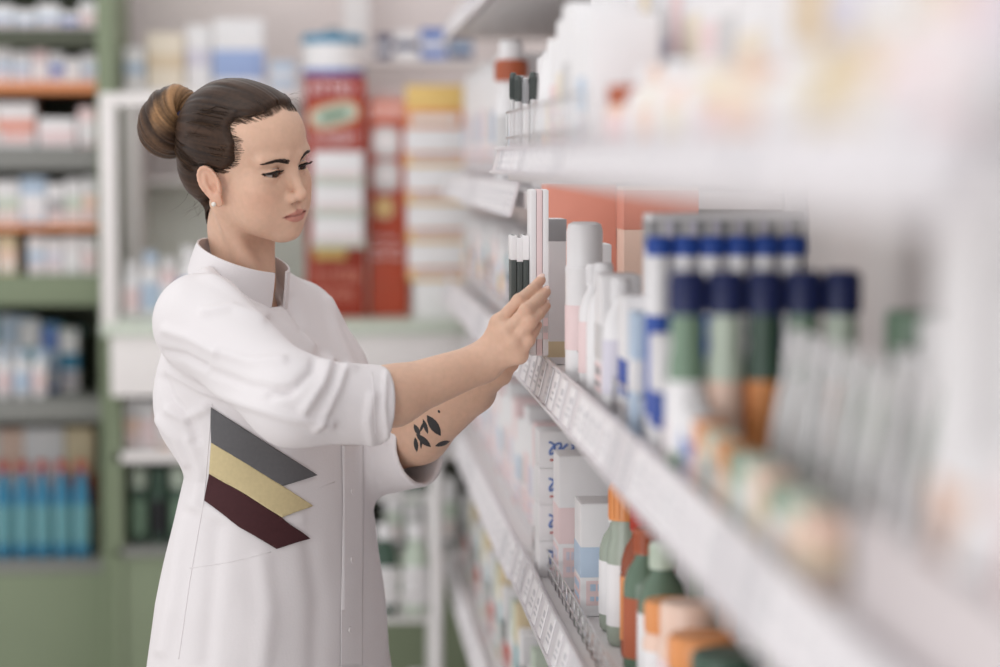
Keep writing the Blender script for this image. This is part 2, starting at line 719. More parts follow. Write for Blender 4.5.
def bgcarton(px0, px1, pyb, pyt, col, band=None, label='', Y=CY + .10, zb=None, group=None, dz=0, **kw):
    x, w, z, h = spanb(px0, px1, pyb, pyt, Y)
    if zb is not None:
        z = zb
    o = carton((x, Y, z + .0005), w - .003, .10, h, col, band, **kw)
    o.name = 'carton'
    tag(o, label, 'carton', group)
    return o


def run(row, entries, py, zb, phrase, group, Y=CY + .10):
    """cartons side by side on a cabinet shelf: entries of (px0, px1, top py, colour, band)"""
    for i, e in enumerate(entries):
        a, b, t, c = e[:4]
        bd = e[4] if len(e) > 4 else None
        desc = f'{c} carton' + (f' with a {bd} band' if bd else '')
        bgcarton(a, b, py, t, c, bd, f'{desc}, {ORD[len(entries) - 1 - i]} from post, {phrase}', Y=Y, zb=zb, group=group, marks=(bd or False))


run(0, [(-30, -8, 3, 'white', 'blue'), (-7, 16, 6, 'white', 'pale blue'), (17, 38, 10, 'white', 'pale blue'), (39, 62, 5, 'white', 'pale blue'), (63, 80, 12, 'white', 'blue'), (81, 98, 2, 'white', 'pink')], 29, SH[29], 'topmost cabinet shelf', 'cartons on the topmost cabinet shelf')
run(1, [(-34, -10, 52, 'white'), (-9, 14, 48, 'white', 'pale blue'), (15, 33, 52, 'white', 'pale blue'), (34, 50, 50, 'pink', 'white'), (51, 66, 53, 'white', 'blue'), (67, 82, 58, 'white'), (83, 98, 54, 'white', 'pale blue')], 83, SH[83], 'upper orange-edged cabinet shelf', 'cartons on the upper orange-edged shelf')
run(2, [(-30, -1, 100, 'white', 'peach'), (0, 37, 103, 'white', 'salmon'), (40, 78, 119, 'white', 'pink'), (80, 98, 108, 'pink', 'white')], 147, SH[147], 'grey cabinet shelf', 'cartons on the grey cabinet shelf')
run(3, [(-28, -4, 182, 'white', 'blue'), (-3, 22, 181, 'white', 'pale green'), (23, 48, 178, 'pale blue', 'white'), (49, 66, 184, 'white', 'grey'), (67, 84, 180, 'white', 'pale green'), (85, 98, 178, 'white', 'peach')], 225, SH[225], 'lower orange-edged cabinet shelf', 'cartons on the lower orange-edged shelf')
run(4, [(-26, -2, 236, 'white'), (0, 19, 236, 'sand', 'peach'), (30, 47, 237, 'white', 'pale blue'), (48, 65, 239, 'white', 'lilac'), (66, 82, 237, 'white'), (83, 98, 238, 'white', 'pink')], 275, SH[275], 'green-fronted cabinet shelf', 'cartons on the green cabinet shelf')
run(5, [(-25, 0, 318, 'teal', 'white'), (2, 20, 322, 'pale blue', 'white'), (22, 42, 326, 'white', 'teal'), (44, 60, 330, 'blue', 'pale blue'), (62, 80, 336, 'white', 'aqua')], 399, SH[399], 'behind small white bottles', 'blue and white packs on the cabinet shelf', Y=CY + .24)
# soft packs heaped on those
for i, (px, py, a, c) in enumerate(((8, 316, .2, 'white'), (28, 312, -.3, 'pale blue'), (50, 318, .35, 'teal'), (72, 318, -.5, 'pale green'))):
    p = P(px, py, CY + .24)
    b = MB()
    b.box((-.024, -.05, 0), (.024, .05, .022), .009)
    o = b.build('soft_pack', cm(c), None, 60)
    ztop = max(P(20, {0: 322, 1: 324, 2: 330, 3: 336}[i], CY + .24).z, 0)
    o.location = (p.x, CY + .24, ztop + .002)
    o.rotation_euler = (0, 0, a)
    b = MB()
    b.box((-.0248, -.02, .004), (.0248, .02, .0225), .004)
    b.build('wrapper_print', cm('aqua' if c != 'teal' else 'white'), o)
    tag(o, f'{c} soft pack heaped on the blue packs, {ORD[3 - i]} from the post', 'pack', 'soft packs heaped in the cabinet')
for i, px in enumerate((-14, 4, 22, 40)):
    x, w, z, h = spanb(px - 8, px + 8, 399, 350, CY + .07)
    o = bottle((x, CY + .07, SH[399] + .0005), .020, h, 'white', 'pale blue', 'pink' if i % 2 else 'pale blue', neck_f=.5)
    tag(o, f'small white bottle with {"pink" if i % 2 else "pale blue"} label, {ORD[3 - i]} from the post in front of blue packs', 'bottle', 'small white bottles in the green cabinet')
for i in range(6):
    px = -24 + i * 19.6 + 8
    x, w, z, h = spanb(px - 9, px + 9, 560, 464, CY + .08)
    o = bottle((x, CY + .08, SH[560] + .0005), .0225, h, 'aqua', 'red', 'teal', neck_f=.5, cap_h=.10, shoulder=.66)
    tag(o, f'blue mouthwash bottle with red cap, {ORD[5 - i]} from the post on the lowest shelf', 'bottle', 'blue bottles on the lowest cabinet shelf')
run(6, [(-20, 2, 440, 'white'), (3, 26, 441, 'peach', 'white'), (27, 66, 440, 'white', 'pink'), (68, 96, 440, 'sand', 'brown')], 560, SH[560], 'behind blue bottles', 'cartons behind the blue bottles', Y=CY + .25)

# ------------------------------------------------------------------ white hutch with the counter behind the woman
hx0, hx1 = xx(118.5), xx(486)
hut = empty('counter_cabinet', ((hx0 + hx1) / 2, CY + .2, 0))
tag(hut, 'white and green counter cabinet with a hutch behind the woman', 'cabinet')
CT_Z = zz(322, 5.85)
bpart('counter_top', (hx0, 5.80, CT_Z - .03), (hx1, 6.5, CT_Z), PALEG, hut)
bpart('counter_front', (hx0, 5.81, zz(396, 5.81)), (hx1, 5.84, CT_Z - .03), WHITE, hut)
bpart('shelf', (hx0, 5.86, zz(462, 5.86)), (hx1, 6.5, zz(452, 5.86)), WHITE, hut)
bpart('shelf', (hx0, 5.86, zz(556, 5.86)), (hx1, 6.5, zz(548, 5.86)), DARKG, hut)
bpart('base_panel', (hx0, 5.87, .05), (hx1, 5.90, zz(556, 5.86)), GREEN, hut)
bpart('side_panel', (hx0, 5.86, 0), (hx0 + .02, 6.5, CT_Z - .03), GREEN, hut)
bpart('side_panel', (hx1 - .02, 5.86, 0), (hx1, 6.5, CT_Z - .03), GREEN, hut)
bpart('back_panel', (hx0, 6.5, 0), (hx1, 6.52, CT_Z), GREEN_SHADE, hut)
HT_Z = zz(88, 6.2)
bpart('hutch_post', (hx0, 6.21, CT_Z), (hx0 + .045, 6.5, HT_Z - .035), WHITE, hut)
bpart('counter_top', (P(101, 300, 5.83).x, 5.80, CT_Z - .03), (hx0, 6.03, CT_Z), PALEG, hut)
bpart('hutch_post', (P(102, 300, 5.83).x, 5.82, CT_Z), (P(118, 300, 5.83).x, 5.86, P(110, 106, 5.83).z), WHITE, hut)
bpart('hutch_post', (P(246, 300, 5.83).x, 5.82, CT_Z), (P(260, 300, 5.83).x, 5.86, P(110, 106, 5.83).z), WHITE, hut)
bpart('hutch_beam', (P(102, 300, 5.83).x, 5.82, P(110, 106, 5.83).z), (P(260, 300, 5.83).x, 5.86, P(110, 93, 5.83).z), WHITE, hut)
bpart('hutch_post', (xx(474), 6.3, CT_Z), (xx(484), 6.5, HT_Z - .035), WHITE, hut)
bpart('hutch_top', (hx0, 6.20, HT_Z - .035), (hx1, 6.5, HT_Z), WHITE, hut)
bpart('hutch_shelf', (hx0 + .045, 6.38, zz(184, 6.38)), (xx(474), 6.5, zz(177, 6.38)), WHITE, hut)
bpart('hutch_back', (hx0, 6.5, zz(180, 6.5)), (hx1, 6.52, HT_Z), WHITE, hut)
bpart('hutch_back', (hx0, 6.5, CT_Z), (hx1, 6.52, zz(180, 6.5)), mat('hutch_pale', srgb(224, 226, 218), rough=.7), hut)
bpart('upright', (xx(345, 6.3), 6.45, HT_Z), (xx(371, 6.3), 6.5, 2.3), WHITE, hut)
bpart('raised_shelf', (xx(352, 6.3), 6.24, zz(64, 6.24)), (hx1, 6.44, zz(58, 6.24)), WHITE, hut)


def one(o, label, cat, group=None):
    return tag(o, label, cat, group)


HG = 'packs on top of the hutch'
bgcarton(126, 146, 88, 48, 'white', 'pale blue', 'white carton with a pale blue band at the post end of the hutch top', Y=6.27, zb=HT_Z, group=HG)
bgcarton(148, 185, 88, 34, 'cream', 'beige', 'cream carton between two white ones on the hutch top', Y=6.27, zb=HT_Z, group=HG)
bgcarton(187, 212, 88, 26, 'white', 'lilac', 'tall white carton with a lilac band on the hutch top', Y=6.29, zb=HT_Z, group=HG)
o = bgcarton(214, 264, 88, 20, 'white', 'periwinkle', 'large white carton with a wide blue panel above the bun', Y=6.27, zb=HT_Z, group=HG, band_z=(.14, .56))
bgcarton(270, 296, 88, 62, 'pale blue', 'white', 'low pale blue carton beside the white tub on the hutch top', Y=6.27, zb=HT_Z, group=HG)
for i, (a, b, t, c, bd) in enumerate(((376, 392, 34, 'navy', 'white'), (394, 418, 30, 'white', 'navy'), (420, 446, 28, 'blue', 'white'), (448, 472, 33, 'navy', 'pale blue'))):
    bgcarton(a, b, 58, t, c, bd, f'{c} carton with a {bd} band, {ORD[i]} from the upright on the raised shelf', Y=6.34, zb=zz(58, 6.24), group='dark blue cartons on the raised shelf')

# things on the counter beside the post
for i, (px, t, r, c, cp, lb) in enumerate(((133, 262, .022, 'white', 'white', 'pink'), (151, 252, .024, 'white', 'pale blue', 'pale blue'), (169, 258, .022, 'pink', 'white', 'white'), (190, 247, .028, 'white', 'white', 'blue'), (212, 256, .024, 'pale blue', 'white', 'white'))):
    Y = 6.0
    h = P(px, t, Y).z - CT_Z
    o = bottle((P(px, 300, Y).x, Y, CT_Z + .0005), r, h, c, cp, lb, neck_f=.55)
    tag(o, f'{c} bottle with {lb} label on the counter, {ORD[i]} from the hutch post', 'bottle', 'bottles on the counter by the post')
# lower shelves: white bins, packs and dark green jars
for i, (a, b) in enumerate(((111, 134), (135, 158), (159, 184), (348, 376), (378, 404), (406, 432), (434, 462))):
    pass
for i, (a, b, t, c, bd) in enumerate(((126, 141, 402, 'white', 'peach'), (142, 157, 404, 'white', 'pink'), (158, 173, 408, 'peach', 'white'), (174, 189, 403, 'white', 'orange'))):
    bgcarton(a, b, 452, t, c, bd, f'{c} carton with a {bd} band, {ORD[i]} from the post under the counter', Y=5.97, zb=zz(452, 5.86), group='cartons under the counter', marks=bd)
for i, px in enumerate((139, 159, 179, 199, 219)):
    Y = 5.96
    o = jar((P(px, 500, Y).x, Y, zz(548, 5.86) + .0005), .0225, .19, 'dark green', 'dark green' if i % 2 else 'pale green', 'green' if i != 1 else 'black')
    tag(o, f'dark green jar, {"dark" if i % 2 else "pale"} lid, {ORD[i]} from the post under the counter', 'jar', 'dark green jars under the counter')

for i, (a, b, t, c, bd) in enumerate(((384, 402, 500, 'white', 'pale green'), (404, 420, 488, 'pale green', 'white'), (422, 438, 496, 'white', 'light grey'), (440, 456, 486, 'white', 'pale green'))):
    bgcarton(a, b, 548, t, c, bd, f'{c} carton with a {bd} band, {ORD[i]} from her coat on the low counter shelf', Y=5.97, zb=zz(548, 5.86), group='cartons low beside her coat', marks=bd)
for i, (a, b, t, c, bd) in enumerate(((376, 394, 408, 'white', 'pink'), (396, 416, 404, 'white', 'pale blue'), (418, 436, 408, 'pink', 'white'), (438, 458, 402, 'white', 'peach'))):
    bgcarton(a, b, 452, t, c, bd, f'{c} carton with a {bd} band, {ORD[i]} from her coat under the counter', Y=5.97, zb=zz(452, 5.86), group='cartons under the counter beside her coat', marks=bd)

# ------------------------------------------------------------------ cardboard displays on the counter
DY = 6.0


def flat(name, poly, y, m, parent, th=.002):
    """a printed shape on a display front: outline in pixels at depth y"""
    pts = [P(a, b, y) for a, b in poly]
    b = MB()
    bm = b.bm
    A = [bm.verts.new((p.x, y, p.z)) for p in pts]
    B = [bm.verts.new((p.x, y + th, p.z)) for p in pts]
    n = len(A)
    bm.faces.new(A)
    bm.faces.new(B[::-1])
    for k in range(n):
        bm.faces.new((A[k], B[k], B[(k + 1) % n], A[(k + 1) % n]))
    o = b.build(name, m, None, None)
    o.data.transform(Matrix.Translation(-parent.location))
    o.parent = parent
    return o


def oval(cx, cy, a, b, tilt, n=28, p=2.0):
    out = []
    for k in range(n):
        t = 2 * PI * k / n
        x = a * math.copysign(abs(math.cos(t)) ** (2 / p), math.cos(t))
        y = b * math.copysign(abs(math.sin(t)) ** (2 / p), math.sin(t))
        out.append((cx + x * math.cos(tilt) - y * math.sin(tilt), cy + x * math.sin(tilt) + y * math.cos(tilt)))
    return out


def rect(a, b, c, d):
    return [(a, d), (c, d), (c, b), (a, b)]


def display(px0, px1, pyt, Y, m, label, depth=.165):
    a = P(px0, 300, Y).x
    b = P(px1, 300, Y).x
    zt = P(px0, pyt, Y).z
    d = empty('cardboard_display', ((a + b) / 2, Y + depth / 2, CT_Z + .0005))
    tag(d, label, 'display')
    bpart('shell', (a, Y, CT_Z + .0005), (b, Y + depth, zt), m, d, .003)
    return d


def strokes(parent, name, px0, px1, py0, py1, y, m, n, seed):
    """a line of letter-like marks"""
    rr = random.Random(seed)
    w = (px1 - px0) / n
    for_pts = MB()
    bm = for_pts.bm
    for k in range(n):
        a = px0 + k * w
        for q_, (u0, v0, u1, v1) in enumerate(rr.choice((((.1, 0, .35, 1), (.1, 0, .85, .25)), ((.1, 0, .35, 1), (.6, 0, .85, 1), (.1, .4, .85, .6)), ((.35, 0, .6, 1),), ((.1, 0, .35, 1), (.1, 0, .85, .22), (.1, .42, .7, .62), (.1, .8, .85, 1)), ((.35, 0, .6, 1), (.1, 0, .85, .22))))):
            A, B = P(a + u0 * w, py0 + v0 * (py1 - py0), y), P(a + u1 * w, py0 + v1 * (py1 - py0), y)
            for_pts.box((A.x, y - .0004 * q_, B.z), (B.x, y + .002, A.z))
    o = for_pts.build(name, m, None, None)
    o.data.transform(Matrix.Translation(-parent.location))
    o.parent = parent


RED1 = mat('display_red', srgb(168, 62, 44), rough=.5, noise=.04, scale=9)
RED2 = mat('display_vermilion', srgb(190, 80, 54), rough=.5, noise=.04, scale=9)
d1 = display(306, 366, 76, DY, RED1, 'tall dark red cardboard display with green capsule picture beside her face')
F1 = DY - .002
flat('header_panel', rect(306, 77, 358, 97), F1, mat('display_red_deep', srgb(168, 56, 52), rough=.5), d1)
strokes(d1, 'lettering', 310, 356, 82, 94, F1 - .002, cm('pink'), 5, 3)
flat('capsule_border', oval(334, 115, 26, 13, -.22, p=2.8), F1, cm('orange'), d1)
flat('capsule_picture', oval(334, 115, 23.5, 10.5, -.22, p=2.8), F1 - .002, cm('pale green'), d1)
flat('capsule_text', oval(334, 115, 15, 5, -.22, p=2.8), F1 - .004, cm('green'), d1)
strokes(d1, 'lettering', 314, 358, 134, 143, F1, cm('pink'), 8, 4)
flat('yellow_strip', rect(314, 247, 346, 259), F1, cm('yellow'), d1)
strokes(d1, 'lettering', 314, 360, 270, 282, F1, cm('salmon'), 7, 5)
strokes(d1, 'lettering', 316, 354, 290, 300, F1, cm('salmon'), 9, 6)
ledges = []
for i, (t, b) in enumerate(((152, 181), (184, 213), (216, 245))):
    z = P(330, b, DY - .05).z
    l = bpart('ledge', (P(310, b, DY).x, DY - .085, z - .006), (P(366, b, DY).x, DY, z), cm('pale green'), d1, .001)
    x, w, _z, h = spanb(312, 364, b, t, DY - .045)
    o = carton((x, DY - .044, z + .0005), w - .006, .07, h, 'white', 'pale green', band_z=(.02, .12), marks='light grey')
    tag(o, f'white pack on the {("top", "middle", "bottom")[i]} ledge of the dark red display', 'carton', 'white packs on the red display')
# tub with a blue lid and a grey knob, on top of the red display
ztub = P(335, 76, DY).z
tub = empty('tub', (P(333, 50, 6.08).x, DY + .082, ztub + .0006))
MB().lathe([(0, .002), (.072, 0), (.076, .004), (.078, .085), (0, .085)], n=36).build('body', cm('white'), tub)
MB().lathe([(.07, .003), (.0785, .003), (.0785, .018), (.07, .018)], n=36).build('blue_band', cm('blue'), tub)
MB().lathe([(0, .085), (.079, .083), (.080, .088), (.079, .102), (.070, .107), (0, .107)], n=36).build('lid', cm('aqua'), tub)
MB().lathe([(0, .107), (.022, .107), (.024, .112), (.018, .124), (0, .126)], n=24).build('knob', cm('grey'), tub)
tag(tub, 'white round tub with blue lid and grey knob on the red display', 'tub')
d2 = display(369, 409, 100, DY + .03, RED2, 'narrow orange-red cardboard display between the red one and the yellow cartons')
F2 = DY + .028
flat('header_panel', rect(370, 101, 406, 120), F2, cm('salmon'), d2)
strokes(d2, 'lettering', 372, 404, 106, 115, F2 - .002, cm('pink'), 6, 8)
for (cx, cy, a, b, c) in ((386, 142, 14, 16, 'light grey'), (386, 176, 14, 16, 'light grey'), (384, 208, 9.5, 10, 'sand')):
    flat('round_picture', oval(cx, cy, a, b, 0, p=3.2), F2, cm(c), d2)
    flat('round_picture', oval(cx, cy, a * .75, b * .6, 0, p=3.2), F2 - .002, cm('white' if c != 'sand' else 'yellow'), d2)
for k, (a, b) in enumerate(((236, 241), (246, 251), (255, 259))):
    strokes(d2, 'lettering', 371, 371 + (24, 30, 32)[k], a, b, F2, cm('pink'), 6, 20 + k)
flat('fold_line', rect(371, 264, 408, 265), F2, cm('brown'), d2)
flat('fold_line', rect(371, 284, 408, 285), F2, cm('brown'), d2)

# stacked yellow and white cartons
Y = 5.96
base = bgcarton(413, 474, 321, 284, 'white', None, 'plain white carton under the stack of yellow cartons', Y=Y, zb=CT_Z)
zcur = CT_Z + P(440, 284, Y).z - P(440, 321, Y).z + .0025
edges = [(408, 472, 284, 246), (407, 470, 246, 208), (406, 468, 208, 170), (405, 466, 170, 132)]
for i, (a, b, yb, yt) in enumerate(edges):
    x, w, _z, h = spanb(a, b, yb, yt, Y)
    o = carton((x, Y, zcur), w, .10, h - .002, 'white', 'yellow', band_z=(.0, .26), marks='light grey')
    e = .0008
    part(('strip', round(w, 3), round(h, 3)), 'orange_strip', lambda: MB().box((-w / 2 - e, -.05 - e, h * .28), (w / 2 + e, .05 + e, h * .36), bevel=.0005), cm('orange'), o)
    tag(o, f'white carton with yellow foot, {("lowest", "second", "third", "fourth")[i]} of the yellow stack beside the display', 'carton', 'stacked yellow and white cartons')
    zcur += h
x, w, _z, h = spanb(406, 462, 132, 90, Y)
o = carton((x, Y, zcur), w, .10, h, 'yellow', 'orange', band_z=(.0, .45), marks='cream')
tag(o, 'yellow and orange carton on top of the stacked white cartons', 'carton', 'stacked yellow and white cartons')

# ------------------------------------------------------------------ the shelving along the aisle
RX = .30                                    # front of the price rails
BX = .74                                    # back panel
SHELFM = mat('shelf_powder_white', srgb(222, 218, 218), rough=.45)
RAILM = mat('rail_plastic', srgb(228, 223, 226), rough=.3, spec=.5)
TAGM = mat('price_card', srgb(238, 235, 236), rough=.5)
TAGG = mat('price_card_grey', srgb(214, 211, 213), rough=.5)
INK2 = mat('price_print', srgb(196, 194, 198), rough=.6)


def gondola(label, y0, y1, levels):
    g = empty('shelf_unit', (.52, (y0 + y1) / 2, 0))
    tag(g, label, 'shelf unit', 'shelving units along the aisle')
    bpart('back_panel', (BX, y0, .05), (BX + .02, y1, 2.2), mat('panel_white', srgb(214, 210, 208), rough=.6), g)
    for y in (y0 + .015, y1 - .015):
        bpart('upright', (BX - .03, y - .015, 0), (BX, y + .015, 2.2), GREYM, g)
    bpart('plinth', (.34, y0, 0), (BX, y1, .10), GREYM, g)
    rr = random.Random(int(y0 * 10))
    ya, yb = y0, y1
    for lv in levels:
        z, x = lv[:2]
        rh, rc = (.017, .003) if x < .25 else (.029, .013)
        y0, y1 = lv[2:] if len(lv) > 2 else (ya, yb)
        bpart('shelf', (x + .008, y0 + .004, z - .028), (BX - .002, y1 - .004, z), SHELFM, g)
        # slanted price rail: a channel with a lip, and cards in it
        M = Matrix.Translation((x - .0075, 0, z - rc)) @ Matrix.Rotation(math.radians(14), 4, 'Y')
        b = MB()
        b.box((-.0015, y0 + .004, -rh), (.0015, y1 - .004, rh), .0008)
        b.box((-.005, y0 + .004, rh - .0035), (.0015, y1 - .004, rh), .0006)
        b.box((-.005, y0 + .004, -rh), (.0015, y1 - .004, .0035 - rh), .0006)
        for v in b.bm.verts:
            v.co = M @ v.co
        r_ = b.build('price_rail', RAILM, None)
        r_.data.transform(Matrix.Translation(-g.location))
        r_.parent = g
        y = y0 + .03
        while y < y1 - .07:
            w = rr.choice((.038, .042, .052))
            b = MB()
            b.box((-.0034, y, .0055 - rh), (-.0018, y + w, rh - .0055))
            b.box((-.0037, y + .004, .004), (-.0034, y + w * .6, .012), mi=1)
            b.box((-.0037, y + .004, -.012), (-.0034, y + w * .85, -.009), mi=1)
            b.box((-.0037, y + .004, -.004), (-.0034, y + w * .75, -.001), mi=1)
            for v in b.bm.verts:
                v.co = M @ v.co
            o = b.build('price_card', [TAGM if rr.random() < .7 else TAGG, INK2], None, None)
            o.data.transform(Matrix.Translation(-g.location))
            o.parent = r_
            y += w + rr.uniform(.012, .06)
    return g


UX = .225
ZU, ZM, ZL, ZB = 1.552, 1.268, .945, .60    # shelf tops of the near unit
gondola('white shelf unit in front of the woman, with slanted price rails', .78, 3.62, [(ZU, UX, .78, 3.02), (ZM, .30), (ZL, .30), (ZB, .30), (.16, .32)])
FU, FM = 1.502, 1.252
gondola('white shelf unit farther along the aisle, behind her hands', 3.64, 5.78, [(1.87, .30), (FU, .30), (FM, .30), (ZL - .01, .30), (ZB - .01, .30), (.16, .32)])


def guard(name, x, y0, y1, z, h, label, gap=.05):
    """wire guard along a shelf edge: two runs and short posts"""
    b = MB()
    for k in (.45, 1.0):
        b.tube([(x, y0, z + h * k), (x, y1, z + h * k)], .0016, 8)
    n = max(2, int((y1 - y0) / gap))
    for i in range(n + 1):
        y = y0 + (y1 - y0) * i / n
        b.tube([(x + .004, y, z + .0018), (x, y, z + .005), (x, y, z + h)], .0013, 6)
    o = b.build(name, CHROME, None, 60)
    tag(o, label, 'wire guard', 'wire guards on the shelf edges')
    return o


guard('wire_guard', .231, 2.15, 3.01, ZU, .058, 'wire guard along the upper shelf edge above her hands')
guard('wire_guard', .322, 3.70, 5.40, FU, .045, 'wire guard along the upper edge of the farther unit')
guard('wire_guard', .318, 2.35, 3.10, ZM, .040, 'wire guard along the shelf edge beside her fingertips')
guard('wire_guard', .322, 3.70, 5.40, FM, .045, 'wire guard along the middle shelf of the farther unit')
guard('wire_guard', .318, 2.5, 3.60, ZL, .04, 'wire guard along the shelf below her hands')

COUNT = {}


def gx(px, X):
    """distance along the aisle of a pixel column on the line X from the camera"""
    return PX(px, 300, X).y


def lab(o, desc, cat, phrase, group):
    COUNT.setdefault(group, []).append((o, desc, cat, phrase))
    o['group'] = group
    o['category'] = cat


def finish_labels():
    for gname, L in COUNT.items():
        L.sort(key=lambda t: -t[0].location.y)
        for i, (o, desc, cat, phrase) in enumerate(L):
            o['label'] = f'{desc}, {ORD[i]} from far end {phrase}'


def stand(kind, X, y, z, desc, phrase, group, **k):
    loc = (X, y, z + .0006)
    o = {'carton': carton, 'bottle': bottle, 'jar': jar, 'can': can, 'tube': squeeze}[kind](loc, **k)
    o.name = {'carton': 'carton', 'bottle': 'bottle', 'jar': 'jar', 'can': 'spray_can', 'tube': 'squeeze_tube'}[kind]
    lab(o, desc, {'can': 'spray can', 'tube': 'tube'}.get(kind, kind), phrase, group)
    return o


rr = random.Random(21)


def fill_cartons(X, depth, y_from, y_to, z, cols, hs, ws, phrase, group, gap=.004):
    y = y_from
    i = 0
    while y > y_to:
        w = rr.choice(ws)
        h = rr.choice(hs)
        c, bd = cols[i % len(cols)]
        stand('carton', X + depth / 2, y - w / 2, z, f'{c} carton' + (f' with {bd} band' if bd else ''), phrase, group, sx=depth, sy=w, sz=h, col=c, band=bd, marks=bd or False)
        y -= w + gap
        i += 1


# --- upper shelf, near unit
UF, UB = 'of upper front row', 'of upper back row'
GF, GB = 'packs along the front of the upper shelf', 'cartons along the back of the upper shelf'
# slim tubes with grey caps at the end of the shelf
def stand_u(kd, x, y, desc, **k):
    f = .81
    k = {a: (b * f if a in ('r', 'h', 'w', 'sx', 'sy', 'sz') else b) for a, b in k.items()}
    return stand(kd, UX + .011 + (x - .29) * .9, y * f, ZU, desc, UF, GF, **k)


for i in range(7):
    o = bottle((.2385 + .0095 * (i % 4) + .0045 * (i // 4), 3.000 - .020 * (i // 4), ZU + .0006), .0043, .108 - (i % 3) * .004, 'white' if i % 2 else 'light grey', 'grey' if i % 2 else 'dark grey', None, neck_f=.80, cap_h=.30, shoulder=.9)
    o.name = 'slim_tube'
    lab(o, 'slim grey-capped tube in the guard', 'tube', 'of shelf edge', 'slim tubes at the upper shelf end')
specs = [
    ('bottle', .335, 3.55, dict(r=.0085, h=.115, col='white', cap='white'), 'thin white bottle'),
    ('bottle', .318, 3.45, dict(r=.0095, h=.125, col='white', cap='light grey'), 'thin white bottle'),
    ('tube', .308, 3.36, dict(w=.026, h=.150, col='white', cap='light grey'), 'white squeeze tube'),
    ('tube', .309, 3.29, dict(w=.026, h=.165, col='white', cap='peach'), 'white squeeze tube on a peach cap'),
    ('bottle', .310, 3.20, dict(r=.015, h=.14, col='white', cap='white', label='cream'), 'white bottle with cream label'),
]
for kd, x, y, k, desc in specs:
    stand_u(kd, x, y, desc, **k)
y = 3.15
seq = [('white', 'pink', .085, .155), ('white', 'cream', .07, .175), ('white', 'light grey', .08, .19), ('white', None, .09, .18), ('white', 'pale blue', .07, .15), ('white', None, .08, .16)]
for c, bd, w, h in seq:
    stand_u('carton', .331, y - w / 2, f'{c} carton' + (f' with {bd} band' if bd else ''), sx=.075, sy=w, sz=h, col=c, band=bd, marks=bd or False)
    y -= w + .006
near = [
    ('jar', 2.57, dict(r=.030, h=.078, col='peach', lid='brown', label='pink'), 'peach jar with brown lid'),
    ('bottle', 2.44, dict(r=.024, h=.092, col='white', cap='white', label='white'), 'short white bottle'),
    ('bottle', 2.34, dict(r=.024, h=.090, col='cream', cap='peach', label='peach'), 'cream bottle with peach label'),
    ('bottle', 2.25, dict(r=.024, h=.092, col='white', cap='white', label='white'), 'short white bottle'),
    ('bottle', 2.15, dict(r=.026, h=.085, col='peach', cap='white', label='cream'), 'peach bottle with white cap'),
    ('bottle', 2.04, dict(r=.027, h=.086, col='white', cap='white', label='white'), 'short white bottle'),
    ('jar', 1.93, dict(r=.030, h=.072, col='beige', lid='cream', label='pink'), 'beige jar with pink label'),
    ('bottle', 1.82, dict(r=.030, h=.074, col='cream', cap='peach', label='peach'), 'cream bottle with peach cap'),
    ('bottle', 1.62, dict(r=.034, h=.074, col='white', cap='white', label='white'), 'rounded white bottle'),
    ('bottle', 1.50, dict(r=.030, h=.072, col='sand', cap='sand', label='sand'), 'sand-coloured bottle'),
    ('bottle', 1.40, dict(r=.030, h=.075, col='beige', cap='cream', label='cream'), 'beige bottle with cream label'),
    ('bottle', 1.30, dict(r=.030, h=.075, col='pink', cap='white', label='white'), 'pink bottle with white label'),
    ('bottle', 1.21, dict(r=.030, h=.08, col='white', cap='pink', label='pink'), 'white bottle with pink cap'),
    ('carton', 1.12, dict(sx=.06, sy=.07, sz=.08, col='pink', band='white'), 'pink carton with white band'),
    ('carton', 1.04, dict(sx=.06, sy=.07, sz=.12, col='light grey', band='lilac'), 'light grey carton with lilac band'),
    ('carton', .95, dict(sx=.06, sy=.07, sz=.14, col='grey', band='lilac'), 'grey carton with lilac band'),
]
for kd, y, k, desc in near:
    stand_u(kd, .330, y, desc, **k)
fill_cartons(.335, .10, 2.98, .85, ZU, [('white', 'pink'), ('white', 'light grey'), ('white', 'cream'), ('white', None), ('cream', 'beige'), ('white', 'lilac'), ('pink', 'white'), ('white', 'cream')], [.16, .19, .17, .21], [.085, .10, .12], UB, GB, .006)

# --- shelf at her hands (near unit)
MFp, MBp = 'of middle front row', 'of middle back row'
GMF, GMB = 'packs along the front of the middle shelf', 'packs along the back of the middle shelf'
# the packs her hands are sorting: slim dark packs with pale tops, and tall white ones
for i in range(3):
    o = carton((.2535 + .0082 * i, 3.195, 1.285), .0075, .040, .163 - .003 * (i % 2), 'dark grey', 'white', band_z=(.80, 1.003), marks='light grey')
    o.name = 'slim_pack'
    lab(o, 'slim dark pack held in her hands', 'pack', 'of the handful', 'slim dark packs in her hands')
for i in range(3):
    o = carton((.2785 + .0082 * i, 3.185, 1.287), .0078, .055, .223, 'white' if i != 1 else 'pink', 'light grey', band_z=(.1, .3), marks='light grey')
    o.name = 'slim_pack'
    lab(o, 'tall white pack under her fingertips', 'pack', 'of the handful', 'tall slim white packs under her fingertips')

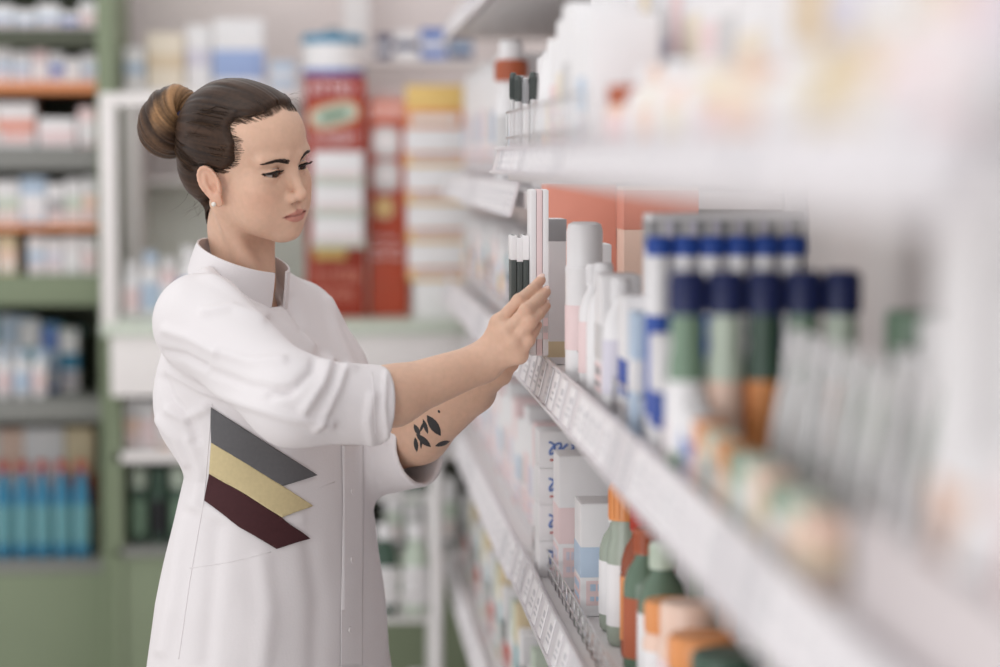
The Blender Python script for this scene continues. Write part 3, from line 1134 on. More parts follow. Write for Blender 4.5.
stand('carton', .376, 3.50, ZM, 'large salmon carton standing under the upper shelf', MFp, GMF, sx=.103, sy=.09, sz=.247, col='salmon', band='salmon', marks='peach')
stand('carton', .470, 3.33, ZM, 'wide pale salmon carton under the upper shelf', MFp, GMF, sx=.105, sy=.08, sz=.245, col='peach', band='salmon', band_z=(.75, .98))
stand('carton', .318, 3.26, ZM, 'narrow white carton with grey top band', MFp, GMF, sx=.024, sy=.06, sz=.200, col='white', band='grey', band_z=(.85, 1.002), band2='sand')
stand('can', .329, 2.99, ZM, 'tall white spray can with white cap', MFp, GMF, r=.0245, h=.203, col='white', cap='white', label='pink')
stand('carton', .352, 3.13, ZM, 'white carton with pink band', MFp, GMF, sx=.05, sy=.06, sz=.17, col='white', band='pink', marks='sand')
stand('bottle', .330, 2.88, ZM, 'slim white bottle with pink label', MFp, GMF, r=.020, h=.155, col='white', cap='white', label='pink')
stand('bottle', .330, 2.79, ZM, 'slim white bottle with white label', MFp, GMF, r=.020, h=.160, col='white', cap='white', label='white')
stand('carton', .336, 2.70, ZM, 'white carton with light grey band', MFp, GMF, sx=.045, sy=.07, sz=.150, col='white', band='light grey', marks='grey')
# facings that run back into the shelf: thin grey-white cards, blue and white bottles, navy-capped green bottles
def across(kind, y, x0, x1, n, desc, group, alt=None, **k):
    for i in range(n):
        x = x0 + (x1 - x0) * i / (n - 1)
        kk = dict(k)
        d = desc
        if alt:
            kk.update(alt[i % len(alt)][1])
            d = alt[i % len(alt)][0]
        o = {'carton': carton, 'bottle': bottle, 'jar': jar}[kind]((x, y, ZM + .0006), **kk)
        o['label'] = f'{d}, {ORD[i]} from the shelf edge'
        o['category'] = kind
        o['group'] = group


across('carton', 2.50, .345, .505, 20, '', 'thin grey and white cards across the middle shelf', [('thin white card with dark grey head', dict(col='white', band='grey')), ('thin white card', dict(col='white', band='light grey')), ('thin pale card', dict(col='white', band='lilac'))], sx=.0065, sy=.06, sz=.224, band_z=(.84, .97))
across('bottle', 2.31, .328, .462, 6, '', 'blue and white bottles across the middle shelf', [('white bottle with bright blue cap', dict(label='deep blue')), ('white bottle with bright blue cap and white label', dict(label='white'))], r=.0130, h=.207, neck_f=.82, cap_h=.085, col='white', cap='deep blue', shoulder=.74)
across('bottle', 2.07, .319, .458, 5, '', 'navy-capped green bottles across the middle shelf', [('green bottle with navy cap and white label', dict(col='green', label='white')), ('pale green bottle with navy cap and peach label', dict(col='pale green', label='peach')), ('dark green bottle with navy cap', dict(col='dark green', label='orange'))], r=.0168, h=.184, cap='navy', neck_f=.82, cap_h=.20, shoulder=.64)
across('jar', 2.03, .520, .62, 2, 'dark green jar with green lid', 'green jars across the middle shelf', r=.033, h=.150, col='dark green', lid='green', label='pale green')
stand('bottle', .329, 2.62, ZM, 'slim white bottle with lilac label', MFp, GMF, r=.020, h=.150, col='white', cap='white', label='lilac')
stand('carton', .334, 2.53, ZM, 'white carton with blue band', MFp, GMF, sx=.030, sy=.06, sz=.135, col='white', band='deep blue', band_z=(.2, .5))
stand('carton', .334, 2.41, ZM, 'pale blue carton with white band', MFp, GMF, sx=.040, sy=.05, sz=.125, col='pale blue', band='white')
stand('carton', .326, 2.22, ZM, 'white carton with deep blue panel', MFp, GMF, sx=.032, sy=.05, sz=.115, col='white', band='deep blue', band_z=(.25, .55))
# front row of small packs
y = 2.16
small = [('white', 'blue', .062), ('orange', 'peach', .06), ('pale green', 'teal', .058), ('orange', 'peach', .056), ('green', 'pale green', .055), ('pale green', 'white', .058), ('peach', 'sand', .056), ('green', 'white', .052), ('pale green', 'peach', .055), ('peach', 'beige', .05), ('green', 'pale green', .05), ('peach', 'brown', .05), ('pale green', 'green', .048), ('brown', 'sand', .05), ('orange', 'peach', .05)]
small = [('white', 'pink', .07), ('white', 'blue', .07)] + small[:-5]
for i, (c, bd, h) in enumerate(small):
    stand('carton', .3235, y - .026, ZM, f'small {c} carton with {bd} band', MFp, GMF, sx=.022, sy=.052, sz=h, col=c, band=bd, marks=bd)
    y -= .0565
# a row of slim white bottles leaning back in a shallow tray
y = 1.915
for i in range(9):
    pc = i < 8
    o = bottle((.364, y, ZM + .0062), 0.0064, .140, 'white' if pc else 'peach', 'white' if pc else 'peach', None if pc else 'orange', neck_f=.8, cap_h=.2)
    o.rotation_euler = (math.radians(3), math.radians(9), 0)
    o.name = 'slim_bottle'
    lab(o, ('slim white bottle' if pc else 'slim peach bottle') + ' leaning in the shallow tray', 'bottle', 'of its row', 'slim bottles leaning in the tray')
    y -= .068 if pc else .055
y = 1.90
for i in range(9):
    stand('carton', .441, y, ZM, ('green', 'pale green', 'dark green')[i % 3] + ' carton behind the slim bottles', 'of its row', 'dark cartons behind the slim bottles', sx=.022, sy=.07, sz=.115 - .004 * (i % 3), col=('green', 'pale green', 'dark green')[i % 3], band=('pale green', 'peach', 'brown')[i % 3], band_z=(.15, .4))
    y -= .078
    if i == 5:
        break
b = MB()
b.box((.352, 1.34, ZM + .0006), (.427, 1.955, ZM + .003))
b.box((.352, 1.34, ZM + .0006), (.354, 1.955, ZM + .026))
b.box((.425, 1.34, ZM + .0006), (.427, 1.955, ZM + .045))
o = b.build('display_tray', mat('tray_clear', srgb(222, 219, 220), rough=.2, trans=.2), None)
tag(o, 'shallow pale tray holding leaning slim bottles on the middle shelf', 'tray')
stand('carton', .366, 1.27, ZM, 'tall white carton with peach foot', MFp, GMF, sx=.05, sy=.07, sz=.25, col='white', band='peach', band_z=(.08, .42), band2='orange')
b = MB()
b.box((.3085, .84, ZM + .0006), (.3105, 1.36, ZM + .078), .0006)
b.box((.3085, .84, ZM + .0006), (.3132, 1.36, ZM + .0026), .0006)
o = b.build('front_stop', mat('plastic_grey_lilac', srgb(214, 205, 206), rough=.35), None)
tag(o, 'low grey plastic front stop standing along the middle shelf edge', 'shelf stop')
stand('bottle', .339, 1.16, ZM, 'broad white bottle', MFp, GMF, r=.024, h=.138, col='white', cap='white', label='white')
stand('carton', .345, 1.03, ZM, 'tall white carton with pink band', MFp, GMF, sx=.06, sy=.08, sz=.225, col='white', band='pink')
# tall pale cartons behind the tray
y = 1.83
for i in range(9):
    c = ('white', 'white', 'pink', 'white', 'cream', 'white', 'pink', 'white', 'cream')[i]
    h = (.13, .16, .19, .20, .215, .225, .22, .225, .225)[i]
    stand('carton', .490, y, ZM, f'{c} carton behind the tray', 'of its row', 'pale cartons behind the tray', sx=.07, sy=.075, sz=h, col=c, band=('pale green', 'light grey', 'white', 'pink', 'beige', 'lilac', 'white', 'pink', 'white')[i])
    y -= .084

# --- shelf below her hands
LFp = 'of lower front row'
GL = 'packs on the shelf below her hands'
y = 3.58
for i, (c, bd, h, w) in enumerate((('white', 'pink', .17, .05), ('white', 'lilac', .20, .05), ('white', 'pale blue', .16, .05), ('white', 'light grey', .19, .055), ('white', 'pink', .17, .055))):
    stand('carton', .455, y - w / 2, ZL, f'white carton with {bd} band', LFp, GL, sx=.12, sy=w, sz=h, col=c, band=bd, marks=bd)
    y -= w + .006


def script_box(x, y, z, sx, sy, sz, desc):
    o = carton((x, y, z + .0006), sx, sy, sz, 'white', None, marks=False)
    b = MB()
    pts = []
    for k in range(40):
        t = k / 39
        pts.append((-sx * .32 + sx * .42 * t + .006 * math.sin(t * 22), -sy / 2 - .0006, sz * (.55 + .18 * math.cos(t * 19) * (1 - .5 * t))))
    b.tube(pts, .0016, 6)
    b.build('script_logo', cm('blue'), o, 60)
    MB().box((-sx * .3, -sy / 2 - .0007, sz * .2), (sx * .2, -sy / 2, sz * .25)).build('print', cm('red'), o)
    lab(o, desc, 'carton', LFp, GL)
    return o


for k in range(4):
    script_box(.346, 3.42, ZL + k * .0531, .078, .075, .052, ('lowest', 'second', 'third', 'topmost')[k] + ' white carton with blue script, stacked')
stand('carton', .362, 3.31, ZL, 'plain white carton', LFp, GL, sx=.075, sy=.08, sz=.19, col='white', band='pink', marks='lilac')
stand('carton', .380, 3.12, ZL, 'white carton with pale blue band', LFp, GL, sx=.09, sy=.08, sz=.15, col='white', band='pale blue', marks='pale blue')
stand('bottle', .375, 2.99, ZL, 'clear pale green bottle with white label', LFp, GL, r=.026, h=.17, col='pale green', cap='white', label='white', clear=True)
stand('bottle', .372, 2.90, ZL, 'clear bottle with orange cap and white label', LFp, GL, r=.024, h=.205, col='pale green', cap='orange', label='white', clear=True, cap_h=.22, neck_f=.75)
stand('bottle', .380, 2.81, ZL, 'brown-red bottle with orange label', LFp, GL, r=.026, h=.19, col='brown', cap='red', label='orange', clear=True)
stand('bottle', .372, 2.72, ZL, 'clear green bottle with red-brown label', LFp, GL, r=.026, h=.175, col='green', cap='brown', label='brown', clear=True)
stand('bottle', .378, 2.62, ZL, 'green bottle with white label', LFp, GL, r=.028, h=.175, col='green', cap='pale green', label='white', clear=True)
stand('jar', .375, 2.53, ZL, 'orange and white jar', LFp, GL, r=.032, h=.125, col='peach', lid='orange', label='white')
stand('jar', .380, 2.44, ZL, 'peach jar with orange lid', LFp, GL, r=.032, h=.14, col='peach', lid='peach', label='pink')
stand('jar', .378, 2.34, ZL, 'dark green jar with yellow-orange lid', LFp, GL, r=.037, h=.125, col='dark green', lid='orange', label='beige')
stand('jar', .385, 2.23, ZL, 'dark green jar with sand label', LFp, GL, r=.037, h=.13, col='dark green', lid='dark green', label='sand')
stand('jar', .385, 2.13, ZL, 'green jar with red label', LFp, GL, r=.037, h=.12, col='green', lid='dark green', label='red')
stand('jar', .385, 2.03, ZL, 'peach jar with green lid', LFp, GL, r=.037, h=.12, col='peach', lid='green', label='white')
for i in range(9):
    y = 3.02 - i * .112
    stand('bottle', .49, y, ZL, ('clear green', 'green', 'pale green', 'dark green')[i % 4] + ' bottle behind the front row', 'of lower back row', 'bottles along the back of the lower shelf', r=.036, h=.235 - .02 * (i % 3), col=('pale green', 'green', 'pale green', 'dark green')[i % 4], cap=('white', 'dark green', 'white', 'red')[i % 4], label=('white', 'pale green', 'white', 'peach')[i % 4], clear=i % 2 == 0)
for i in range(5):
    stand('carton', .60, 3.55 - i * .095, ZL, 'tall white carton behind the front row', 'of lower back row', 'tall white cartons at the back of the lower shelf', sx=.10, sy=.088, sz=.21 + .02 * (i % 2), col='white', band=('pale blue', 'pink', 'light grey')[i % 3], marks='light grey')

# --- lowest visible shelf
for i, (c, lid, lb, h) in enumerate((('yellow', 'grey', 'teal', .17), ('teal', 'yellow', 'white', .13), ('white', 'teal', 'orange', .12), ('orange', 'white', 'white', .15), ('white', 'blue', 'peach', .16), ('peach', 'orange', 'white', .13))):
    stand('jar', .366, 3.57 - i * .085, ZB, f'{c} jar with {lid} lid', 'of the low shelf', 'jars on the low shelf', r=.033, h=h, col=c, lid=lid, label=lb)

# --- the farther unit
q = 'of farther upper shelf'
gq = 'packs on the farther upper shelf'
seq = [('white', 'pale blue', .23), ('white', 'lilac', .25), ('white', 'pink', .25), ('white', None, .22), ('white', 'light grey', .24)]
y = 5.72
i = 0
while y > 4.38:
    c, bd, h = seq[i % 5]
    stand('carton', .385, y - .045, FU, f'tall {c} carton' + (f' with {bd} band' if bd else ''), q, gq, sx=.10, sy=.085, sz=h, col=c, band=bd, marks=bd or 'light grey')
    y -= .094
    i += 1
o = stand('bottle', .336, 4.27, FU, 'white bottle with wide brown collar', q, gq, r=.029, h=.228, col='white', cap='brown', label='light grey', neck_f=.85, cap_h=.16, shoulder=.72)
MB().lathe([(0, .2275), (.021, .2275), (.022, .231), (.021, .258), (.018, .262), (0, .262)], n=28).build('cap_top', cm('white'), o)
stand('bottle', .352, 4.12, FU, 'white bottle with pale blue label', q, gq, r=.030, h=.19, col='white', cap='white', label='pale blue')
stand('bottle', .356, 3.98, FU, 'white bottle with pink label', q, gq, r=.028, h=.18, col='white', cap='white', label='pink')
stand('bottle', .360, 3.86, FU, 'slim white bottle with white cap', q, gq, r=.024, h=.20, col='white', cap='white', label='white')
stand('bottle', .350, 3.74, FU, 'slim white bottle', q, gq, r=.026, h=.21, col='white', cap='white', label='pink')
y = 5.70
i = 0
while y > 3.75:
    c = ('dark grey', 'light grey', 'white', 'teal', 'grey', 'white', 'black')[i % 7]
    stand('bottle', .375, y, 1.87, f'{c} bottle', 'of farther top shelf', 'bottles on the farther top shelf', r=.032, h=.20 - .02 * (i % 3), col=c, cap=('light grey', 'dark grey', 'white')[i % 3], label=('white', 'light grey', 'grey')[i % 3])
    y -= .095
    i += 1
y = 5.72
i = 0
seq = [('white', 'yellow', .13), ('white', 'pink', .16), ('teal', 'white', .12), ('white', 'navy', .15), ('white', 'peach', .17), ('pink', 'white', .14), ('white', 'pale blue', .16)]
while y > 3.74:
    c, bd, h = seq[i % 7]
    stand('carton', .385, y - .04, FM, f'{c} carton with {bd} band', 'of farther middle shelf', 'packs on the farther middle shelf', sx=.10, sy=.075, sz=h, col=c, band=bd, marks=bd)
    y -= .083
    i += 1
y = 5.72
i = 0
seq = [('white', 'light grey', .17), ('white', 'pink', .20), ('white', 'lilac', .18), ('pink', 'white', .19), ('white', 'pale blue', .16)]
while y > 3.74:
    c, bd, h = seq[i % 5]
    stand('carton', .385, y - .04, ZL - .01, f'{c} carton with {bd} band', 'of farther lower shelf', 'packs on the farther lower shelf', sx=.10, sy=.075, sz=h, col=c, band=bd, marks=bd)
    y -= .083
    i += 1
y = 5.70
i = 0
while y > 3.72:
    c, bd, h = (('white', 'grey', .15), ('dark grey', 'red', .10), ('white', 'red', .12), ('pale green', 'white', .17), ('sand', 'teal', .18))[i % 5]
    stand('carton', .38, y - .04, ZB - .01, f'{c} carton with {bd} band', 'of farther lowest shelf', 'packs on the farther low shelf', sx=.10, sy=.075, sz=h, col=c, band=bd, marks=bd)
    y -= .083
    i += 1

# --- wire stand of bottles at the end of the aisle
SY = 5.35
st_ = empty('wire_stand', (.130, SY, 0))
tag(st_, 'white wire stand of green bottles at the end of the aisle', 'stand')
WW = mat('wire_white', srgb(228, 225, 224), rough=.35)
def local(o, parent):
    o.data.transform(Matrix.Translation(-parent.location))
    o.parent = parent
for (px_, py_) in ((.015, SY - .13), (.245, SY - .13), (.015, SY + .13), (.245, SY + .13)):
    b = MB()
    b.tube([(px_, py_, 0), (px_, py_, 1.02)], .014, 10)
    local(b.build('post', WW, None, 60), st_)
TIERS = (.18, .52, .80)
for z in TIERS:
    b = MB()
    for k in range(9):
        b.tube([(.015, SY - .13 + k * .0325, z), (.245, SY - .13 + k * .0325, z)], .0025, 6)
    for hgt in (0, .06, .10):
        b.tube([(.015, SY - .13, z + hgt), (.245, SY - .13, z + hgt), (.245, SY + .13, z + hgt), (.015, SY + .13, z + hgt)], .0035, 8, True)
    for k in range(10):
        b.tube([((.015 + k * .0256), SY - .13, z), ((.015 + k * .0256), SY - .13, z + .10)], .002, 6)
    local(b.build('basket', WW, None, 60), st_)
for ti, z in enumerate(TIERS):
    for i in range(3):
        x = .060 + i * .07
        c = (('green', 'pale green', 'dark green'), ('white', 'dark green', 'pale green'), ('pale green', 'white', 'dark green'))[ti][i]
        o = bottle((x, SY - .06, z + .0032), .030, .21 if ti < 2 else .26, c, 'white' if c != 'white' else 'green', 'white' if c != 'white' else 'pale green', neck_f=.5)
        tag(o, f'{c} bottle in the {("lowest", "middle", "top")[ti]} wire basket, {ORD[2 - i]} from the shelving', 'bottle', 'bottles in the wire stand')

finish_labels()

# ------------------------------------------------------------------ the woman at the shelves
def A3(v):
    return np.array([v[0], v[1], v[2]], dtype=float)


def seg_dist(x, y, pts):
    best = np.full(len(x), 1e9)
    for (x0, y0), (x1, y1) in zip(pts, pts[1:]):
        dx, dy = x1 - x0, y1 - y0
        t = np.clip(((x - x0) * dx + (y - y0) * dy) / (dx * dx + dy * dy), 0, 1)
        best = np.minimum(best, np.hypot(x - x0 - t * dx, y - y0 - t * dy))
    return best


HS = 0.95                                   # head size
AL, PT, RL = math.radians(40), math.radians(9), math.radians(11)
_F = V3(math.cos(AL), -math.sin(AL), 0)
_L = V3(math.sin(AL), math.cos(AL), 0)
_Z = V3(0, 0, 1)
HF = _F * math.cos(PT) - _Z * math.sin(PT)
_U = _Z * math.cos(PT) + _F * math.sin(PT)
HU = _U * math.cos(RL) - _L * math.sin(RL)
HL = _L * math.cos(RL) + _U * math.sin(RL)
HR = np.stack([HF, HL, HU], 1)              # head axes as columns
H0 = A3(P(286.5, 168.5, 3.2)) - HS * 0.068 * HF


def hw(*a):
    """head coordinates to world"""
    return H0 + HS * (HR @ np.array(a, float))


def to_head(p):
    return (p - H0) @ HR / HS


BA = math.radians(31)                       # the body faces the shelf, turned a little to the open aisle
BF = V3(math.cos(BA), -math.sin(BA), 0)
BL = V3(math.sin(BA), math.cos(BA), 0)
BY = 3.27
NB = A3(P(243, 282, 3.265))                 # base of the neck
# joints
S1, E1, W1 = A3(P(202, 322, 3.13)), A3(P(292, 401, 2.985)), A3(P(482, 363, 3.07))
S2, E2, W2 = A3(P(294, 326, 3.38)), A3(P(344, 464, 3.36)), A3(P(476, 393, 3.20))
C1 = A3(P(380, 405, 3.025))      # cuff of the near sleeve
C2 = A3(P(420, 450, 3.27))


def skull(q):
    """head without ears, nose and lips; q in head coordinates with |y|"""
    d = ell(q, (-.018, 0, .035), (.094, .072, .073))
    d = smin(d, ell(q, (.022, 0, .037), (.055, .058, .050)), .03)
    d = smin(d, ell(q, (.022, 0, -.032), (.057, .050, .063)), .03)
    d = smin(d, cone(q, (-.004, .042, -.056), (.062, .012, -.091), .015, .014), .03)
    d = smin(d, ell(q, (.070, 0, -.091), (.016, .016, .0135)), .015)
    d = smin(d, ell(q, (.043, .043, -.026), (.025, .019, .018)), .025)
    d = smin(d, ell(q, (.046, .030, -.058), (.028, .026, .028)), .03)
    return d


def head(p):
    q = to_head(p)
    sy = np.sign(q[:, 1])
    qa = q.copy()
    qa[:, 1] = np.abs(qa[:, 1])
    d = skull(qa)
    # muzzle, brow ridge, sockets
    d = smin(d, ell(qa, (.060, 0, -.064), (.0265, .026, .025)), .018)
    d = smin(d, cone(qa, (.077, .014, .018), (.064, .046, .019), .006, .005), .014)
    d = smax(d, -ell(qa, (.090, .033, -.001), (.016, .021, .014)), .014)
    # nose
    d = smin(d, cone(qa, (.076, 0, .008), (.0945, 0, -.032), .0060, .0068), .012)
    d = smin(d, sph(qa, (.0950, 0, -.0345), .0080), .006)
    d = smin(d, ell(qa, (.0840, .0105, -.0385), (.0100, .0055, .0068)), .006)
    d = smax(d, -ell(qa, (.0885, .0060, -.0460), (.0055, .0028, .0040)), .003)
    # eyelids with the almond opening
    ec = V3(.0632, .0295, -.001)
    lid = sph(qa, ec, .0138)
    d = smin(d, lid, .005)
    w = (qa[:, 1] - .0295) / .0160
    top = -.0010 + .0041 * (1 - w ** 2) + .0004 * w
    bot = -.0016 - .0042 * (1 - w ** 2) + .0004 * w
    op = np.maximum(np.maximum(qa[:, 2] - top, bot - qa[:, 2]), .060 - qa[:, 0])
    op = np.maximum(op, np.abs(w) * .016 - .0158)
    d = smax(d, -np.maximum(op, -(sph(qa, ec, .0100))), .0012)
    # the fold above the lid
    fold = chain(qa, [(.0700, .0180, .0035), (.0735, .0260, .0068), (.0725, .0360, .0070), (.0655, .0465, .0040)], [.0012] * 4, .001)
    d = smax(d, -fold, .0026)
    # lips
    up = chain(qa, [(.0868, 0, -.0600), (.0866, .006, -.0597), (.0825, .015, -.0617), (.0760, .0250, -.0638)], [.0038, .0040, .0034, .0016], .003)
    lo = chain(qa, [(.0858, 0, -.0696), (.0838, .010, -.0690), (.0762, .0240, -.0644)], [.0046, .0042, .0016], .003)
    d = smin(d, up, .0035)
    d = smin(d, lo, .0035)
    ml = chain(qa, [(.0928, 0, -.0648), (.0900, .010, -.0644), (.0825, .019, -.0641), (.0750, .0262, -.0640)], [.0022, .0021, .0018, .0012], .001)
    d = smax(d, -ml, .0014)
    d = smax(d, -ell(qa, (.0905, 0, -.0530), (.004, .0028, .0075)), .003)
    # ears
    a = math.radians(22)
    u = V3(math.cos(a), -math.sin(a), 0)     # ear's forward
    n = V3(math.sin(a) * .96, math.cos(a) * .96, .2)
    n = n / np.linalg.norm(n)
    u = u - n * (u @ n)
    u /= np.linalg.norm(u)
    t = np.cross(n, u)
    t *= np.sign(t[2])
    e = 1.13 * (qa - V3(-.010, .0735, -.023)) @ np.stack([u, n, t], 1)
    sk = e.copy()
    sk[:, 0] *= .88
    sk[:, 0] += .30 * e[:, 2]
    ear = ell(sk, (0, 0, .004), (.0165, .0065, .0275))
    ear = smin(ear, ell(sk, (.003, -.001, -.024), (.0085, .0045, .0095)), .006)
    rim = []
    for k in range(13):
        th = math.radians(-30 + 250 * k / 12)
        rim.append((.0145 * math.cos(th), .0045, .006 + .0225 * math.sin(th)))
    ear = smax(ear, -ell(sk, (.0015, .0085, .004), (.0115, .0075, .0205)), .003)
    ear = smin(ear, chain(sk, rim, [.0026] * 13, .001), .003)
    ear = smin(ear, chain(sk, [(-.004, .003, .016), (-.0065, .003, .002), (-.001, .003, -.009)], [.0024] * 3, .001), .004)
    ear = smin(ear, ell(sk, (.0115, .003, -.004), (.004, .0035, .006)), .003)
    ear = smax(ear, -ell(sk, (.004, .006, -.003), (.0055, .0085, .0075)), .003)
    d = smin(d, ear, .006)
    return d * HS


def neck(p):
    top = hw(-.024, 0, -.060)
    mid = hw(-.028, 0, -.105)
    base = NB + V3(0, 0, -.02)
    d = chain(p, [top, mid, base], [.039, .0375, .043], .02)
    # the long muscle from behind the ear to the collar bone
    d = smin(d, cone(p, hw(-.018, -.052, -.055), NB + BF * .030 - BL * .012, .010, .009), .02)
    d = smin(d, cone(p, hw(-.018, .052, -.055), NB + BF * .030 + BL * .012, .010, .009), .02)
    return d


def finger(p, pts, r0, r1):
    n = len(pts)
    rs = [r0 + (r1 - r0) * i / (n - 1) for i in range(n)]
    d = chain(p, pts, rs, .002)
    return d


def px3(L):
    return [A3(P(*t)) for t in L]


R_KN = px3([(499, 323, 3.060), (507, 333, 3.046), (514, 343, 3.040), (519, 355, 3.042)])
R_FING = [
    px3([(499, 323, 3.060), (519, 301, 3.058), (532, 290, 3.075), (541, 280, 3.092)]),
    px3([(507, 333, 3.046), (526, 311, 3.040), (538, 300, 3.058), (546, 292, 3.078)]),
    px3([(514, 343, 3.040), (530, 323, 3.032), (539, 314, 3.050), (546, 306, 3.068)]),
    px3([(519, 355, 3.042), (529, 340, 3.034), (534, 332, 3.046), (538, 325, 3.060)]),
]
R_RAD = [(.0098, .0066), (.0100, .0067), (.0094, .0064), (.0084, .0057)]
R_THUMB = px3([(487, 352, 3.085), (500, 327, 3.118), (514, 309, 3.135), (526, 297, 3.135)])
L_KN = px3([(498, 350, 3.150), (501, 358, 3.140), (503, 367, 3.135), (502, 376, 3.140)])
L_FING = [
    px3([(498, 350, 3.150), (510, 332, 3.140), (518, 322, 3.150), (523, 314, 3.160)]),
    px3([(501, 358, 3.140), (514, 342, 3.130), (522, 332, 3.140), (527, 325, 3.150)]),
    px3([(503, 367, 3.135), (516, 353, 3.125), (522, 345, 3.135), (525, 338, 3.145)]),
    px3([(502, 376, 3.140), (512, 365, 3.130), (517, 358, 3.135), (520, 353, 3.142)]),
]
L_THUMB = px3([(482, 372, 3.20), (492, 350, 3.215), (503, 335, 3.215), (511, 326, 3.21)])


def hand(p, W, kn, fing, rad, thumb):
    d = None
    for k in kn:
        c = cone(p, W, k, .0165, .0110)
        d = c if d is None else smin(d, c, .010)
    for i in range(3):
        d = smin(d, cone(p, kn[i], kn[i + 1], .0105, .0105), .008)
    for f, (a, b) in zip(fing, rad):
        fd = finger(p, f, a, b)
        fd = smin(fd, sph(p, f[1], a * .98), .003)
        d = smin(d, fd, .0045)
    td = chain(p, thumb, [.0150, .0108, .0098, .0072], .004)
    return smin(d, td, .009)


def arms(p):
    d = chain(p, [S1, E1], [.046, .037], .01)
    fm = A3(P(392, 396, 3.035))
    d = smin(d, chain(p, [E1, fm, W1], [.036, .0365, .0255], .02), .012)
    g = chain(p, [S2, E2], [.046, .037], .01)
    fm = A3(P(419, 434, 3.27))
    g = smin(g, chain(p, [E2, fm, W2], [.036, .0385, .0245], .02), .012)
    d = smin(d, hand(p, W1, R_KN, R_FING, R_RAD, R_THUMB), .016)
    g = smin(g, hand(p, W2, L_KN, L_FING, R_RAD, L_THUMB), .016)
    return np.minimum(d, g)


def foot_spot(side):
    b = V3(-.075, BY, 0)
    return b + BL * .095 * side


def trunk(p):
    cn = V3(0, 0, 1) * math.cos(.87) + BF * math.sin(.87)
    return smax(trunk0(p), (p - (COL_C + COL_F * .060 - COL_N * .022)) @ cn, .012)


def trunk0(p):
    c = V3(-.07, BY, 0)
    d = smax(loft(p, -.035), .82 - p[:, 2], .04)
    for s in (-1, 1):
        f = foot_spot(s)
        d = smin(d, chain(p, [V3(f[0], f[1], .84), V3(f[0], f[1], .48) + BF * .01, V3(f[0], f[1], .09)], [.078, .052, .036], .02), .03)
        d = smin(d, cone(p, V3(f[0], f[1], .055) - BF * .02, V3(f[0], f[1], .045) + BF * .13, .034, .026), .02)
    return d


LZ = np.array([.70, .85, .95, 1.04, 1.12, 1.20, 1.27, 1.32, 1.36, 1.395, 1.43])
LX = np.array([-.082, -.0795, -.076, -.071, -.068, -.080, -.089, -.096, -.102, -.106, -.108])
LA = np.array([.165, .140, .130, .118, .106, .112, .112, .101, .082, .064, .050])
LB = np.array([.232, .208, .194, .174, .155, .165, .170, .165, .140, .095, .060])


COL_T = math.radians(26)
COL_F = BF * math.cos(COL_T) - V3(0, 0, 1) * math.sin(COL_T)
COL_N = V3(0, 0, 1) * math.cos(COL_T) + BF * math.sin(COL_T)
COL_C = A3(P(240, 283, 3.265))


def loft(p, grow=0.0):
    z = p[:, 2]
    x0 = np.interp(z, LZ, LX)
    a = np.interp(z, LZ, LA) + grow
    b = np.interp(z, LZ, LB) + grow
    dx, dy = p[:, 0] - x0, p[:, 1] - BY
    u = dx * BF[0] + dy * BF[1]
    v = dx * BL[0] + dy * BL[1]
    n = 2.25
    e = (np.abs(u / a) ** n + np.abs(v / b) ** n) ** (1 / n)
    d = (e - 1) * np.minimum(a, b) * .92
    return smax(d, z - (1.415 + grow), .02)


def body(p):
    d = smin(head(p), neck(p), .018)
    d = smin(d, trunk(p), .02)
    for s, sh in ((-1, S1), (1, S2)):
        d = smin(d, cone(p, NB + V3(0, 0, -.075) + BL * .04 * s, sh + V3(0, 0, -.02), .035, .042), .02)
    return smin(d, arms(p), .012)


def near_bits(p):
    """head, neck and arms alone: the parts that show"""
    d = smin(head(p), neck(p), .018)
    return d


def coat(p):
    d = loft(p)
    c = V3(float(np.interp(1.25, LZ, LX)), BY, 1.255)
    for s in (-1, 1):
        d = smin(d, ell(p, c + BF * .058 + BL * .070 * s, (.050, .058, .062)), .06)
    for s, sh in ((-1, S1), (1, S2)):
        d = smin(d, cone(p, NB + V3(0, 0, -.045) + BL * .045 * s, sh + V3(0, 0, .004), .045, .056), .03)
    cn = V3(0, 0, 1) * math.cos(.87) + BF * math.sin(.87)
    d = smax(d, (p - (COL_C + COL_F * .074 - COL_N * .010)) @ cn, .012)
    d = smin(d, ell(p, A3(P(193, 404, 3.20)), (.049, .055, .062)), .035)
    s1 = chain(p, [S1, E1], [.064, .050], .02)
    dirn = (C1 - E1) / np.linalg.norm(C1 - E1)
    s1 = smin(s1, chain(p, [E1, C1 + dirn * .03], [.050, .0505], .02), .03)
    s1 = smax(s1, (p - C1) @ dirn, .004)
    s1 = smax(s1, -cone(p, C1 - dirn * .05, C1 + dirn * .05, .042, .0435), .003)
    dir2 = (C2 - E2) / np.linalg.norm(C2 - E2)
    s2 = chain(p, [S2, E2], [.056, .052], .02)
    s2 = smin(s2, chain(p, [E2, C2 + dir2 * .03], [.053, .053], .02), .03)
    s2 = smax(s2, (p - C2) @ dir2, .004)
    s2 = smax(s2, -cone(p, C2 - dir2 * .06, C2 + dir2 * .05, .043, .0455), .003)
    d = smin(d, s1, .022)
    d = smin(d, s2, .022)
    # room for the neck, hem
    d = smax(d, -cone(p, NB + V3(0, 0, -.03), NB + V3(-.01, 0, .12), .050, .060), .006)
    d = np.maximum(d, .735 - p[:, 2])
    # the neckline slopes down to the front
    e = p - COL_C
    pl = e @ COL_N
    rad = np.hypot((e @ COL_F) / .067, (e @ BL) / .068) - 1
    d = smax(d, -smax(-pl, rad * .075, .008), .008)
    # soft drape
    w = vnoise(p * V3(9, 9, 4) + 3.1, 3) * .0035 + vnoise(p * V3(22, 22, 13), 5) * .0014
    return d + w


